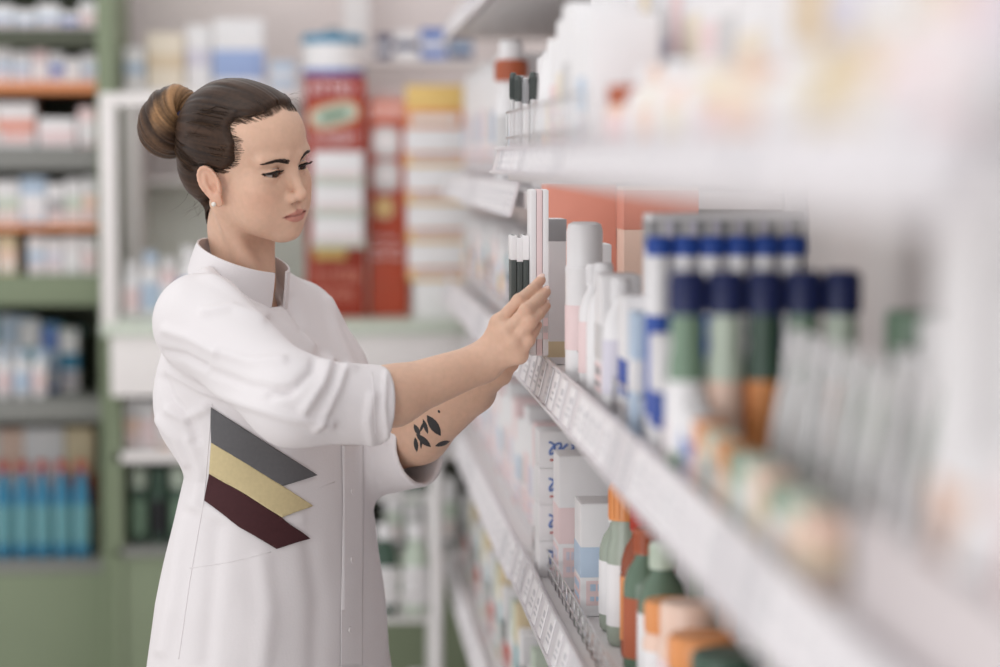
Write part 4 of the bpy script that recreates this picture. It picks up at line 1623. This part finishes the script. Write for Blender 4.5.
person = empty('person', (float(-.075), BY, 0))
tag(person, 'woman in a white stand-collar coat with hair in a bun, reaching to the shelf', 'person')
PINV = Matrix.Translation(-person.location)


def to_person(me):
    me.transform(PINV)
    return me


SKIN = (.68, .44, .322)


def build_body():
    tr = lambda p: smin(trunk(p), arms(p), .012)
    parts = []
    hb = H0 + V3(0, 0, -.01)
    V, F = surface(near_bits, hb - V3(.16, .16, .20), hb + V3(.15, .15, .16), .0013)
    parts.append((V, F))
    ar = np.array([E1, W1, W2, C1, C2] + R_FING[0] + R_FING[3] + L_FING[0] + L_FING[3])
    lo, hi = np.minimum(C1, C2) - .08, ar.max(0) + .03
    lo[2] = min(C2[2], W2[2]) - .07
    lo[1] = min(C1[1], ar[:, 1].min()) - .05
    V, F = surface(arms, lo, hi, .0017)
    parts.append((V, F))
    V, F = surface(lambda p: np.maximum(body(p), p[:, 2] - (NB[2] - .005)), V3(-.42, 2.85, -.02), V3(.30, 3.65, 1.45), .008)
    # below the clothes: keep what lies outside the finely meshed boxes
    inb = ((V > lo + .004) & (V < hi)).all(1)
    keep = ~inb[F].any(1)
    parts.append((V, F[keep]))
    n = 0
    Vs, Fs = [], []
    for V, F in parts:
        Vs.append(V)
        Fs.append(F + n)
        n += len(V)
    V, F = np.concatenate(Vs), np.concatenate(Fs)
    q = to_head(V)
    qa = q.copy()
    qa[:, 1] = np.abs(qa[:, 1])
    C = np.tile(np.array(SKIN), (len(V), 1))
    nz = vnoise(V * 160, 2)
    C *= (1 + .03 * nz)[:, None]
    # lips
    w = np.clip(qa[:, 1] / .0255, 0, 1)
    hi_ = -.0568 - .0076 * w ** 1.4 + .0010 * np.exp(-((qa[:, 1] - .006) / .004) ** 2)
    lo_ = -.0745 + .0102 * w ** 2.0
    m = sstep(-.0011, .0008, hi_ - q[:, 2]) * sstep(-.0012, .0008, q[:, 2] - lo_) * sstep(.0265, .0235, qa[:, 1]) * (q[:, 0] > .06)
    C = C * (1 - m[:, None]) + np.array((.56, .255, .205)) * m[:, None]
    mi = np.exp(-((q[:, 2] + .0647) / .0011) ** 2) * sstep(.0275, .024, qa[:, 1]) * (q[:, 0] > .06)  # shade of the crease between the lips, painted into the colour
    C = C * (1 - .6 * mi[:, None]) + np.array((.20, .06, .05)) * .6 * mi[:, None]
    # flush of the cheeks, ears and finger joints
    bl = np.exp(-(((q[:, 0] - .058) / .03) ** 2 + ((qa[:, 1] - .048) / .022) ** 2 + ((q[:, 2] + .036) / .022) ** 2)) * .35
    bl += np.exp(-(((q[:, 0] - .098) / .012) ** 2 + (qa[:, 1] / .012) ** 2 + ((q[:, 2] + .04) / .012) ** 2)) * .3
    bl += (qa[:, 1] > .068) * (np.abs(q[:, 2] + .02) < .05) * (np.abs(q[:, 0] + .012) < .03) * .35
    for f in R_FING + L_FING:
        bl += .35 * np.exp(-(np.linalg.norm(V - f[3], axis=1) / .014) ** 2) + .2 * np.exp(-(np.linalg.norm(V - f[1], axis=1) / .010) ** 2)
    bl = np.clip(bl, 0, .6)[:, None]
    C = C * (1 - bl) + C * np.array((1.02, .78, .74)) * bl
    me = mesh_big('body', V, F)
    paint(me, C)
    return link('body', to_person(me), mat('skin', SKIN, rough=.48, sss=.18, attr=True, spec=.35, noise=.04, scale=140, bump=.06), person)


body_ob = build_body()

# eyes
for s in (-1, 1):
    c = hw(.0632, .0295 * s, -.001)
    # gaze: down to the hands
    g = (A3(P(530, 300, 3.1)) - c)
    g /= np.linalg.norm(g)
    hf = HF * .95 + g * .0 - _Z * .12
    hf /= np.linalg.norm(hf)
    V, F = [], []
    nu, nv = 28, 24
    up = V3(0, 0, 1)
    a = np.cross(hf, up); a /= np.linalg.norm(a)
    b = np.cross(a, hf)
    C = []
    r = .0122 * HS
    for i in range(nv + 1):
        th = PI * i / nv
        for k in range(nu):
            ph = 2 * PI * k / nu
            bulge = 1 + .05 * math.exp(-(th / .35) ** 2)
            V.append(c + r * bulge * (hf * math.cos(th) + (a * math.cos(ph) + b * math.sin(ph)) * math.sin(th)))
            t = math.degrees(th)
            C.append((.006, .005, .005) if t < 13 else (.045, .021, .012) if t < 31 else (.015, .009, .008) if t < 36 else (.42, .36, .34))
    for i in range(nv):
        for k in range(nu):
            F.append((i * nu + k, (i + 1) * nu + k, (i + 1) * nu + (k + 1) % nu, i * nu + (k + 1) % nu))
    me = mesh_big('eye', V, F)
    paint(me, C)
    link('eye', to_person(me), mat('eye_wet', (.6, .6, .6), rough=.08, attr=True, spec=.5), body_ob)

# nails of the hand on the packs
for f, (ra, rb_) in zip(R_FING, R_RAD):
    dr = f[3] - f[2]
    dr /= np.linalg.norm(dr)
    no = V3(-.45, -.85, .25)
    no -= dr * (no @ dr)
    no /= np.linalg.norm(no)
    sd = np.cross(dr, no)
    bm = bmesh.new()
    bmesh.ops.create_uvsphere(bm, u_segments=14, v_segments=8, radius=1)
    c = f[3] + dr * .0015 + no * (rb_ * .80)
    for v in bm.verts:
        v.co = Vector(c + sd * v.co.x * rb_ * .66 + dr * v.co.y * .0062 + no * v.co.z * .0016)
    me = bpy.data.meshes.new('fingernail')
    bm.to_mesh(me)
    bm.free()
    smooth(me)
    link('fingernail', to_person(me), mat('nail', (.80, .56, .48), rough=.25), body_ob)

# eyebrows and lashes: fine tapering hairs laid on the skin
HB = BVHTree.FromPolygons([v.co for v in body_ob.data.vertices], [tuple(p.vertices) for p in body_ob.data.polygons])


def on_skin(pt, lift=0.0):
    q = Vector(pt) - person.location
    loc, no, _i, _d = HB.find_nearest(q)
    return A3(loc + no * lift + person.location), A3(no)


def spike(V, F, pts, r, n=4):
    base = len(V)
    pts = [np.asarray(p) for p in pts]
    m = len(pts)
    for i, p in enumerate(pts):
        t = pts[min(i + 1, m - 1)] - pts[max(i - 1, 0)]
        t = t / (np.linalg.norm(t) + 1e-9)
        a = np.cross(t, V3(.3, .8, .52)); a /= np.linalg.norm(a) + 1e-9
        b = np.cross(t, a)
        rr = r * (1 - .85 * (i / (m - 1)) ** 1.5)
        for k in range(n):
            ph = 2 * PI * k / n
            V.append(p + rr * (a * math.cos(ph) + b * math.sin(ph)))
    for i in range(m - 1):
        for k in range(n):
            F.append((base + i * n + k, base + i * n + (k + 1) % n, base + (i + 1) * n + (k + 1) % n, base + (i + 1) * n + k))


BROW = mat('brow_hair', (.030, .017, .012), rough=.6)
rb = random.Random(3)
for s in (-1, 1):
    V, F = [], []
    for i in range(460):
        t = rb.random()
        # brow line from the inner end to the tail
        y = .0115 + .0450 * t
        z = .0148 + .0030 * math.sin(min(t / .55, 1) * PI / 2) - .0060 * max(0, t - .45) ** 1.3 / .55 ** 1.3
        half = .0042 * (1 - .8 * t) * min(1, .55 + t * 5) + .0002
        z += rb.uniform(-1, 1) * half
        a, _ = on_skin(hw(.082 - .25 * (y - .012) * t, y * s, z), .0002)
        ln = .0055
        b, _ = on_skin(a + HS * (HR @ V3(-.1 * ln, ln * s * (.75 + .2 * t), ln * (.55 - .7 * t))), .0006)
        spike(V, F, [a, (a + b) / 2 + HF * .0003, b], .00033)
    link('eyebrow', to_person(mesh_big('eyebrow', V, F)), BROW, body_ob)
    V, F = [], []
    for i in range(70):
        w = -1 + 2 * i / 69
        y = .0295 + .0156 * w
        zt = -.0010 + .0041 * (1 - w * w) + .0004 * w
        xr = .0632 + math.sqrt(max(.0137 ** 2 - (y - .0295) ** 2 - (zt + .001) ** 2, 1e-6))
        L = .0072 + .0028 * (w * .5 + .5)
        p0 = hw(xr - .0004, y * s, zt + .0002)
        p1 = hw(xr + L * .55, (y + L * .25 * w) * s, zt - L * .12)
        p2 = hw(xr + L * .95, (y + L * .45 * w) * s, zt + L * .28)
        spike(V, F, [p0, p1, p2], .00042)
    # the dark line along the lashes' roots
    pts = []
    for i in range(17):
        w = -1 + 2 * i / 16
        y = .0295 + .0156 * w
        zt = -.0010 + .0041 * (1 - w * w) + .0004 * w
        xr = .0632 + math.sqrt(max(.0137 ** 2 - (y - .0295) ** 2 - (zt + .001) ** 2, 1e-6))
        pts.append(hw(xr, y * s, zt))
    spike(V, F, pts[::-1], .0008)
    link('eyelashes', to_person(mesh_big('eyelashes', V, F)), mat('lash', (.010, .007, .006), rough=.5), body_ob)

# ------------------------------------------------------------------ hair
TIE = V3(-.124, 0, .034)
HLINE = np.array([(0, 42), (25, 37.5), (42, 36), (54, 36), (60, 32), (57, 27), (51, 18), (52, 8), (56, -3), (63, -13), (72, -21), (80, -22), (94, -20), (104, -20), (112, -32), (120, -52), (140, -60), (180, -62), (180, 100), (0, 100)], float)


def hair_margin(q):
    """angle inside the hairline (negative on the bare skin)"""
    c = q - V3(-.010, 0, .020)
    ph = np.degrees(np.arctan2(np.abs(c[:, 1]), c[:, 0])) + 2.5 * vnoise(q * 90, 19)
    th = np.degrees(np.arctan2(c[:, 2], np.hypot(c[:, 0], c[:, 1]))) + 1.5 * vnoise(q * 70, 9)
    n = len(HLINE)
    ins = np.zeros(len(q), bool)
    for i in range(n):
        (x0, y0), (x1, y1) = HLINE[i], HLINE[(i + 1) % n]
        if y0 != y1:
            ins ^= ((y0 > th) != (y1 > th)) & (ph < (x1 - x0) * (th - y0) / (y1 - y0) + x0)
    d = seg_dist(ph, th, [tuple(v) for v in HLINE[:17]])
    return np.radians(np.where(ins, d, -d))


def strand_noise(q):
    ps = np.arctan2(q[:, 1], q[:, 2] - TIE[2] + .004)
    rad = np.linalg.norm(q - TIE, axis=1)
    return vnoise(np.stack([np.cos(ps) * 9, np.sin(ps) * 9, rad * 9], 1), 1) * .6 + vnoise(np.stack([np.cos(ps) * 26, np.sin(ps) * 26, rad * 16], 1), 4) * .5


def hair_sdf(p):
    q = to_head(p)
    qa = q.copy()
    qa[:, 1] = np.abs(qa[:, 1])
    base = skull(qa)
    nk = neck(p) / HS
    base = smin(base, nk, .018)
    base = smin(base, ell(qa, (-.066, 0, -.008), (.050, .056, .062)), .02)
    m = hair_margin(q)
    # fuller towards the crown and where it gathers
    full = .0055 + .004 * np.exp(-(np.linalg.norm(q - V3(-.06, 0, .09), axis=1) / .06) ** 2)
    t = -.004 + (full + .004) * sstep(0, .20, m)
    d = base - t - .0011 * strand_noise(q) * sstep(0, .2, m)
    d = smax(d, -(m - .0) * .06, .004)
    d = smin(d, cone(q, (-.085, 0, .040), TIE, .034, .016), .03)
    return d * HS


def build_hair():
    hb = hw(-.03, 0, .01)
    V, F = surface(hair_sdf, hb - .17, hb + .17, .0018)
    q = to_head(V)
    sn = strand_noise(q) + .35 * vnoise(q * 300, 8)
    C = np.array((.034, .0165, .009)) * (1 + .8 * sn)[:, None]
    C = np.clip(C, .006, 1)
    me = mesh_big('hair', V, F)
    paint(me, C)
    m = mat('hair', (.05, .03, .02), rough=.44, attr=True, spec=.28)
    ob = link('hair', to_person(me), m, person)
    return ob


hair_ob = build_hair()

# the bun: a coil of hair about the tie
BUNC = hw(-.152, -.004, .036)
_ax = hw(-.157, -.004, .032) - hw(-.124, 0, .040)
_ax = _ax / np.linalg.norm(_ax)
_b1 = np.cross(_ax, _Z); _b1 /= np.linalg.norm(_b1)
_b2 = np.cross(_b1, _ax)
BR = np.stack([_b1, _b2, _ax], 1)


def bun_coords(p):
    e = (p - BUNC) @ BR
    th = np.arctan2(e[:, 1], e[:, 0])
    R = np.hypot(e[:, 0], e[:, 1])
    return e, th, R


def bun_noise(e, th, R):
    ps = np.arctan2(e[:, 2], R - .026)
    tw = ps + th
    return vnoise(np.stack([np.cos(tw) * 3.2, np.sin(tw) * 3.2, np.cos(th) * 1.2], 1), 11) + .6 * vnoise(np.stack([np.cos(tw) * 9, np.sin(tw) * 9, np.sin(th) * 1.5], 1), 12)


def bun_sdf(p):
    e, th, R = bun_coords(p)
    d = np.hypot((R - .0278), e[:, 2] * .90) - (.0245 + .0045 * np.sin(th * 2 + .4))
    d = smin(d, ell(e, (0, 0, .012), (.030, .030, .022)), .012)
    return d - .0026 * bun_noise(e, th, R)


V, F = surface(bun_sdf, BUNC - .075, BUNC + .075, .0016)
e, th, R = bun_coords(V)
bn = bun_noise(e, th, R) + .3 * vnoise(V * 400, 8)
C = np.array((.050, .028, .018)) * (1 + .5 * bn)[:, None]
# the lengths wound over the top are lighter, as grown-out coloured hair is
li = np.clip(sstep(-.3, .6, np.sin(th) + .35) * sstep(-.002, -.014, e[:, 2]) + .15 * bn, 0, 1)[:, None]
C = np.clip(C * (1 - li) + np.array((.25, .135, .062)) * (1 + .55 * bn)[:, None] * li, .006, 1)
me = mesh_big('bun', V, F)
paint(me, C)
bun_ob = link('bun', to_person(me), MATS['hair'], hair_ob)

# hair tie
mb = MB()
tc = A3(hw(*TIE)) + _ax * .004
mb.tube([Vector(tc + .0165 * (_b1 * math.cos(2 * PI * k / 20) + _b2 * math.sin(2 * PI * k / 20))) for k in range(20)], .0055, 8, True)
tie = link('hair_tie', to_person(mb.mesh('hair_tie', 60)), mat('tie_navy', (.035, .035, .10), rough=.7), hair_ob)

# single strands over the hair and loose ones at the nape and forehead
V, F = [], []
rs = random.Random(11)
HT = BVHTree.FromPolygons([v.co for v in hair_ob.data.vertices], [tuple(p.vertices) for p in hair_ob.data.polygons])
hc = Vector(A3(hw(-.02, 0, .02))) - person.location
tie_w = A3(hw(*TIE))
bv = np.array([v.co[:] for v in body_ob.data.vertices]) + np.array(person.location)
bq = to_head(bv)
sel = (np.linalg.norm(bq - V3(0, 0, .02), axis=1) < .14) & (bq[:, 2] > -.075)
bv = bv[sel]
mg = hair_margin(to_head(bv))
bq = bq[sel]
ear_ = (np.abs(bq[:, 1]) > .066) & (bq[:, 0] > -.045) & (bq[:, 0] < .026) & (bq[:, 2] < .010)
edge = bv[(mg > -.035) & (mg < .14) & ~ear_]


def on_hair(w):
    w = Vector(w) - person.location
    a = HT.find_nearest(w)[0]
    b = HB.find_nearest(w)[0]
    c = a if (a - hc).length > (b - hc).length else b
    return A3(c), A3((c - hc).normalized())


SC_ = []
for i in range(1700):
    n_before = len(V)
    a = edge[rs.randrange(len(edge))]
    pts = []
    n = 18
    end = rs.uniform(.3, .96)
    lift = .0007 + .0013 * rs.random()
    for j in range(n):
        t = j / (n - 1) * end
        c, no = on_hair(a * (1 - t) + tie_w * t)
        pts.append(c + no * lift * min(1, .15 + j / 7) + A3(person.location))
    spike(V, F, pts, .00024, 3)
    tone = rs.random() ** 2.2
    SC_ += [tuple(V3(.020, .011, .007) * (1 - tone) + V3(.17, .092, .050) * tone)] * (len(V) - n_before)


def curl(a, d1, d2, n=9):
    return [a + d1 * t + d2 * t * t for t in np.linspace(0, 1, n)]


for i in range(14):
    a = A3(hw(-.070 + rs.uniform(-.02, .02), rs.uniform(-.045, .0), -.062 + rs.uniform(-.006, .012)))
    spike(V, F, curl(a, V3(-.012 + rs.uniform(-.012, .01), 0, -.030 + rs.uniform(-.01, .01)), V3(rs.uniform(-.022, .012), 0, .004)), .00016, 3)
for i in range(18):
    a = A3(hw(.050 + rs.uniform(-.03, .012), rs.uniform(-.02, .05), .094 + rs.uniform(-.004, .003)))
    spike(V, F, curl(a, V3(.020 + rs.uniform(-.01, .012), 0, rs.uniform(.004, .016)), V3(rs.uniform(-.012, .004), 0, -.016 + rs.uniform(-.01, .012))), .00013, 3)
SC_ += [(.085, .048, .028)] * (len(V) - len(SC_))
me = mesh_big('loose_strands', V, F)
paint(me, SC_)
link('loose_strands', to_person(me), mat('strand', (.075, .042, .025), rough=.4, attr=True, spec=.3), hair_ob)

# stud in the near ear
mb = MB()
ec, en = on_skin(hw(.000, -.0785, -.0475), 0)
for k in range(1):
    bmesh.ops.create_uvsphere(mb.bm, u_segments=16, v_segments=10, radius=.0034, matrix=Matrix.Translation(Vector(ec + en * .0015)))
mb.bm.faces.ensure_lookup_table()
ear_o = link('earring', to_person(mb.mesh('earring', 180)), mat('pearl', (.80, .76, .70), rough=.15, coat=.6), body_ob)

# ------------------------------------------------------------------ coat
FOLDS = [
    # (pixel line, height, width in pixels): folds of the cloth
    ([(171, 372), (200, 388), (240, 402), (290, 418), (330, 424)], .0032, 6),
    ([(196, 268), (236, 292), (276, 318), (318, 352)], .0030, 6),
    ([(196, 262), (240, 275), (268, 300), (300, 330), (322, 362)], .0025, 5),
    ([(205, 312), (232, 308), (262, 318)], .0032, 6),
    ([(166, 330), (190, 338), (215, 352)], .0030, 6),
    ([(160, 352), (184, 356), (204, 366)], -.0030, 5),
    ([(330, 362), (322, 384), (304, 410)], .0036, 6),
    ([(345, 368), (338, 388), (326, 412), (316, 428)], .0030, 5),
    ([(318, 352), (312, 372), (296, 388), (270, 396)], -.0030, 6),
    ([(220, 352), (250, 362), (282, 360)], .0026, 6),
    ([(212, 372), (250, 386), (290, 392)], -.0026, 6),
    ([(158, 420), (176, 440), (186, 462)], .0032, 6),
    ([(170, 410), (186, 418), (206, 408)], .0034, 6),
    ([(164, 380), (172, 400), (190, 418), (196, 440)], -.0032, 6),
    ([(190, 440), (200, 470), (196, 505)], .0026, 7),
    ([(290, 300), (300, 330), (322, 352)], -.0024, 6),
    ([(330, 300), (336, 330), (352, 366)], .0026, 7),
    ([(180, 520), (176, 580), (162, 650)], .0030, 9),
    ([(216, 530), (212, 590), (206, 660)], -.0026, 11),
    ([(262, 560), (268, 610), (262, 664)], .0026, 12),
    ([(310, 545), (318, 600), (316, 664)], -.0024, 11),
    ([(190, 505), (240, 522), (300, 520)], .0018, 8),
    ([(372, 396), (368, 420), (372, 444)], .0022, 6),
    ([(386, 372), (384, 406), (388, 442)], .0018, 3),
]


CR = np.array(CAMROT)


def pix_np(V):
    q = (V - np.array(EYE)) @ CR
    return 500 + FPX * q[:, 0] / -q[:, 2], 333.5 - FPX * q[:, 1] / -q[:, 2]


def build_coat():
    V, F = surface(coat, V3(-.36, 2.86, .72), V3(.17, 3.62, 1.47), .0034)
    N = normals(coat, V, .002)
    x, y = pix_np(V)
    face = np.clip(-(N @ (np.array([x * 0 - .1, x * 0 + 1, x * 0]).T[0])), 0, 1)
    disp = np.zeros(len(V))
    for pts, h, w in FOLDS:
        d = seg_dist(x, y, pts)
        disp += 1.8 * h * np.exp(-(d / (w * .85)) ** 2)
    # the placket down the front, the seam beside it and the stitched pocket mouth
    u = (V[:, 0] - np.interp(V[:, 2], LZ, LX)) * BL[0] + (V[:, 1] - BY) * BL[1]
    fr = (N @ BF) > .25
    V = V + N * (disp * sstep(.05, .4, face))[:, None]
    return mesh_big('coat', V, F)


CLOTH = mat('coat_cotton', srgb(227, 222, 223), rough=.85, spec=.2, bump=.12, scale=260)
coat_ob = link('coat', to_person(build_coat()), CLOTH, person)
CT = BVHTree.FromPolygons([v.co for v in coat_ob.data.vertices], [tuple(p.vertices) for p in coat_ob.data.polygons])


def on_coat(px, py, lift=.0006):
    o = EYE - person.location
    loc, no, _i, _d = CT.ray_cast(o, ray(px, py))
    if loc is None:
        return None, None
    return loc + no * lift, no


def patch(name, poly, m, parent, lift=.0008, step=3.0, tree=None):
    """a piece of cloth (or ink) laid on the surface within a pixel outline"""
    bm = bmesh.new()
    vs = [bm.verts.new((x, y, 0)) for x, y in poly]
    bm.faces.new(vs)
    xs = [q[0] for q in poly]
    ys = [q[1] for q in poly]
    v = math.ceil(min(xs)) + .01
    while v < max(xs):
        g = bm.verts[:] + bm.edges[:] + bm.faces[:]
        bmesh.ops.bisect_plane(bm, geom=g, plane_co=(v, 0, 0), plane_no=(1, 0, 0))
        v += step
    v = math.ceil(min(ys)) + .01
    while v < max(ys):
        g = bm.verts[:] + bm.edges[:] + bm.faces[:]
        bmesh.ops.bisect_plane(bm, geom=g, plane_co=(0, v, 0), plane_no=(0, 1, 0))
        v += step
    o = EYE - person.location
    bad = []
    for w in bm.verts:
        loc, no, _i, _d = (tree or CT).ray_cast(o, ray(w.co.x, w.co.y))
        if loc is None:
            bad.append(w)
        else:
            w.co = loc + no * lift
    bmesh.ops.delete(bm, geom=bad, context='VERTS')
    me = bpy.data.meshes.new(name)
    bm.to_mesh(me)
    bm.free()
    smooth(me)
    o = link(name, me, m, parent)
    so = o.modifiers.new('thick', 'SOLIDIFY')
    so.thickness = lift * .8
    so.offset = -1
    return o


st = patch('stripe', [(211, 407), (264, 441), (316, 475), (282, 486), (246, 463), (212, 442)], mat('cloth_grey', srgb(98, 97, 99), rough=.8, noise=.06, scale=200), coat_ob, lift=.0016)
st['label'] = 'grey stripe'
st = patch('stripe', [(212, 442), (246, 463), (282, 486), (312, 506), (281, 518), (245, 494), (210, 473)], mat('cloth_sand', srgb(206, 189, 146), rough=.8, noise=.05, scale=200), coat_ob, lift=.0016)
st['label'] = 'sand-coloured stripe'
st = patch('stripe', [(210, 473), (245, 494), (281, 518), (309, 538), (276, 549), (240, 527), (205, 501)], mat('cloth_maroon', srgb(66, 30, 34), rough=.8, noise=.08, scale=200), coat_ob, lift=.0016)
st['label'] = 'maroon stripe'

# placket: a strip of cloth down the front, with covered buttons
WHITE2 = mat('coat_cotton_strip', srgb(226, 221, 222), rough=.85, spec=.2, bump=.12, scale=260)
patch('placket', [(341, 446), (352, 446), (363, 446), (363, 500), (362, 560), (361, 610), (361, 666), (350, 666), (340, 666), (340, 610), (341, 560), (342, 500)], WHITE2, coat_ob, lift=.0014, step=4)
for (bx, by) in ((350, 492), (350, 560), (348, 630)):
    loc, no = on_coat(bx, by, .0030)
    if loc is None:
        continue
    mb = MB()
    mb.lathe([(0, 0), (.0042, 0), (.0046, .0008), (.0040, .0018), (.0026, .0016), (0, .0014)], n=20)
    q = no.to_track_quat('Z', 'Y').to_matrix().to_4x4()
    me = mb.mesh('button', 60)
    me.transform(Matrix.Translation(loc) @ q)
    link('button', me, mat('button_white', srgb(226, 220, 220), rough=.35), coat_ob)
# stitched seams
def seam(name, pts, r=.0006):
    L = []
    for (x0, y0), (x1, y1) in zip(pts, pts[1:]):
        n = max(2, int(math.hypot(x1 - x0, y1 - y0) / 5))
        for k in range(n):
            loc, no = on_coat(x0 + (x1 - x0) * k / n, y0 + (y1 - y0) * k / n, .0002)
            if loc is not None:
                L.append(loc)
    if len(L) > 2:
        mb = MB()
        mb.tube(L, r, 6)
        link(name, mb.mesh(name, 180), WHITE2, coat_ob)


seam('side_seam', [(212, 404), (204, 500), (190, 580), (178, 664)])
seam('pocket_seam', [(190, 568), (230, 562), (276, 551)])
seam('pocket_seam', [(318, 488), (340, 480)])
seam('placket_seam', [(363, 448), (363, 500), (362, 560), (361, 610), (361, 664)], .0010)
seam('cuff_seam', [(372, 372), (374, 400), (376, 441)])

# stand collar, open in front
def build_collar():
    V, F = [], []
    n = 40
    g = math.radians(13)
    rows = []
    for i in range(n + 1):
        a = g + (2 * PI - 2 * g) * i / n
        row = []
        for (tt, off) in ((0, 0), (.33, .0008), (.66, .0008), (1, 0), (1, -.0028), (.5, -.0024), (0, -.0028)):
            r_ = (.0730 - .0070 * tt + off)
            hgt = -.008 + (.045 + .006 * math.cos(a)) * tt
            pnt = COL_C + COL_F * (r_ * math.cos(a) - .011 * tt) - BL * r_ * 1.02 * math.sin(a) + COL_N * hgt
            row.append(pnt)
        rows.append(row)
    m = len(rows[0])
    for r in rows:
        V += r
    for i in range(n):
        for j in range(m):
            F.append((i * m + j, i * m + (j + 1) % m, (i + 1) * m + (j + 1) % m, (i + 1) * m + j))
    me = mesh_np('collar', V, F)
    bm = bmesh.new()
    bm.from_mesh(me)
    bmesh.ops.holes_fill(bm, edges=[e for e in bm.edges if e.is_boundary], sides=0)
    bmesh.ops.recalc_face_normals(bm, faces=bm.faces)
    bm.to_mesh(me)
    bm.free()
    smooth(me, math.radians(50))
    return me


link('collar', to_person(build_collar()), WHITE2, coat_ob)

# trousers and shoes below the coat
TRO = mat('trouser_white', srgb(214, 208, 208), rough=.9)
tf = lambda p: np.minimum(*[chain(p, [V3(*(foot_spot(s)[:2]), .86), V3(*(foot_spot(s)[:2]), .48) + BF * .008, V3(*(foot_spot(s)[:2]), .07)], [.098, .080, .074], .02) for s in (-1, 1)])
tfun = lambda p: np.maximum(np.maximum(smax(tf(p), -(tf(p) + .006), .001), .06 - p[:, 2]), p[:, 2] - .86)
V, F = surface(lambda p: np.maximum(np.maximum(tf(p), .055 - p[:, 2]), p[:, 2] - .84), V3(-.33, 2.98, .03), V3(.20, 3.56, .88), .008)
link('trousers', to_person(mesh_big('trousers', V, F)), TRO, person)
for s in (-1, 1):
    f = foot_spot(s)
    sf = lambda p: np.maximum(smin(cone(p, V3(f[0], f[1], .05) - BF * .03, V3(f[0], f[1], .040) + BF * .14, .046, .036), cone(p, V3(f[0], f[1], .05), V3(f[0], f[1], .085), .045, .040), .02), -p[:, 2] + .002)
    V, F = surface(sf, V3(f[0], f[1], .05) - .24, V3(f[0], f[1], .05) + .24, .006)
    link('shoe', to_person(mesh_big('shoe', V, F)), mat('shoe_white', srgb(220, 216, 214), rough=.5), person)

# inked leaves on the far forearm
INK = mat('tattoo_ink', (.035, .032, .034), rough=.55)
BT = HB


def leaf(x0, y0, x1, y1, w):
    dx, dy = x1 - x0, y1 - y0
    L = math.hypot(dx, dy)
    nx, ny = -dy / L, dx / L
    up = [(x0 + dx * t + nx * w * math.sin(PI * t) ** .8, y0 + dy * t + ny * w * math.sin(PI * t) ** .8) for t in (0, .2, .4, .6, .8, 1)]
    dn = [(x0 + dx * t - nx * w * math.sin(PI * t) ** .8, y0 + dy * t - ny * w * math.sin(PI * t) ** .8) for t in (.8, .6, .4, .2)]
    return up + dn


for a in ((427, 415, 441, 436, 4.6), (423, 419, 428, 434, 2.0), (414, 424, 420, 436, 2.4), (416, 434, 431, 447, 3.2), (435, 446, 450, 441, 2.4), (415, 437, 417, 452, 2.2), (438, 410, 440, 413, 1.2), (420, 432, 424, 422, 1.4), (421, 437, 421, 449, 1.2)):
    patch('tattoo', leaf(*a), INK, body_ob, lift=.0004, step=1.5, tree=BT)
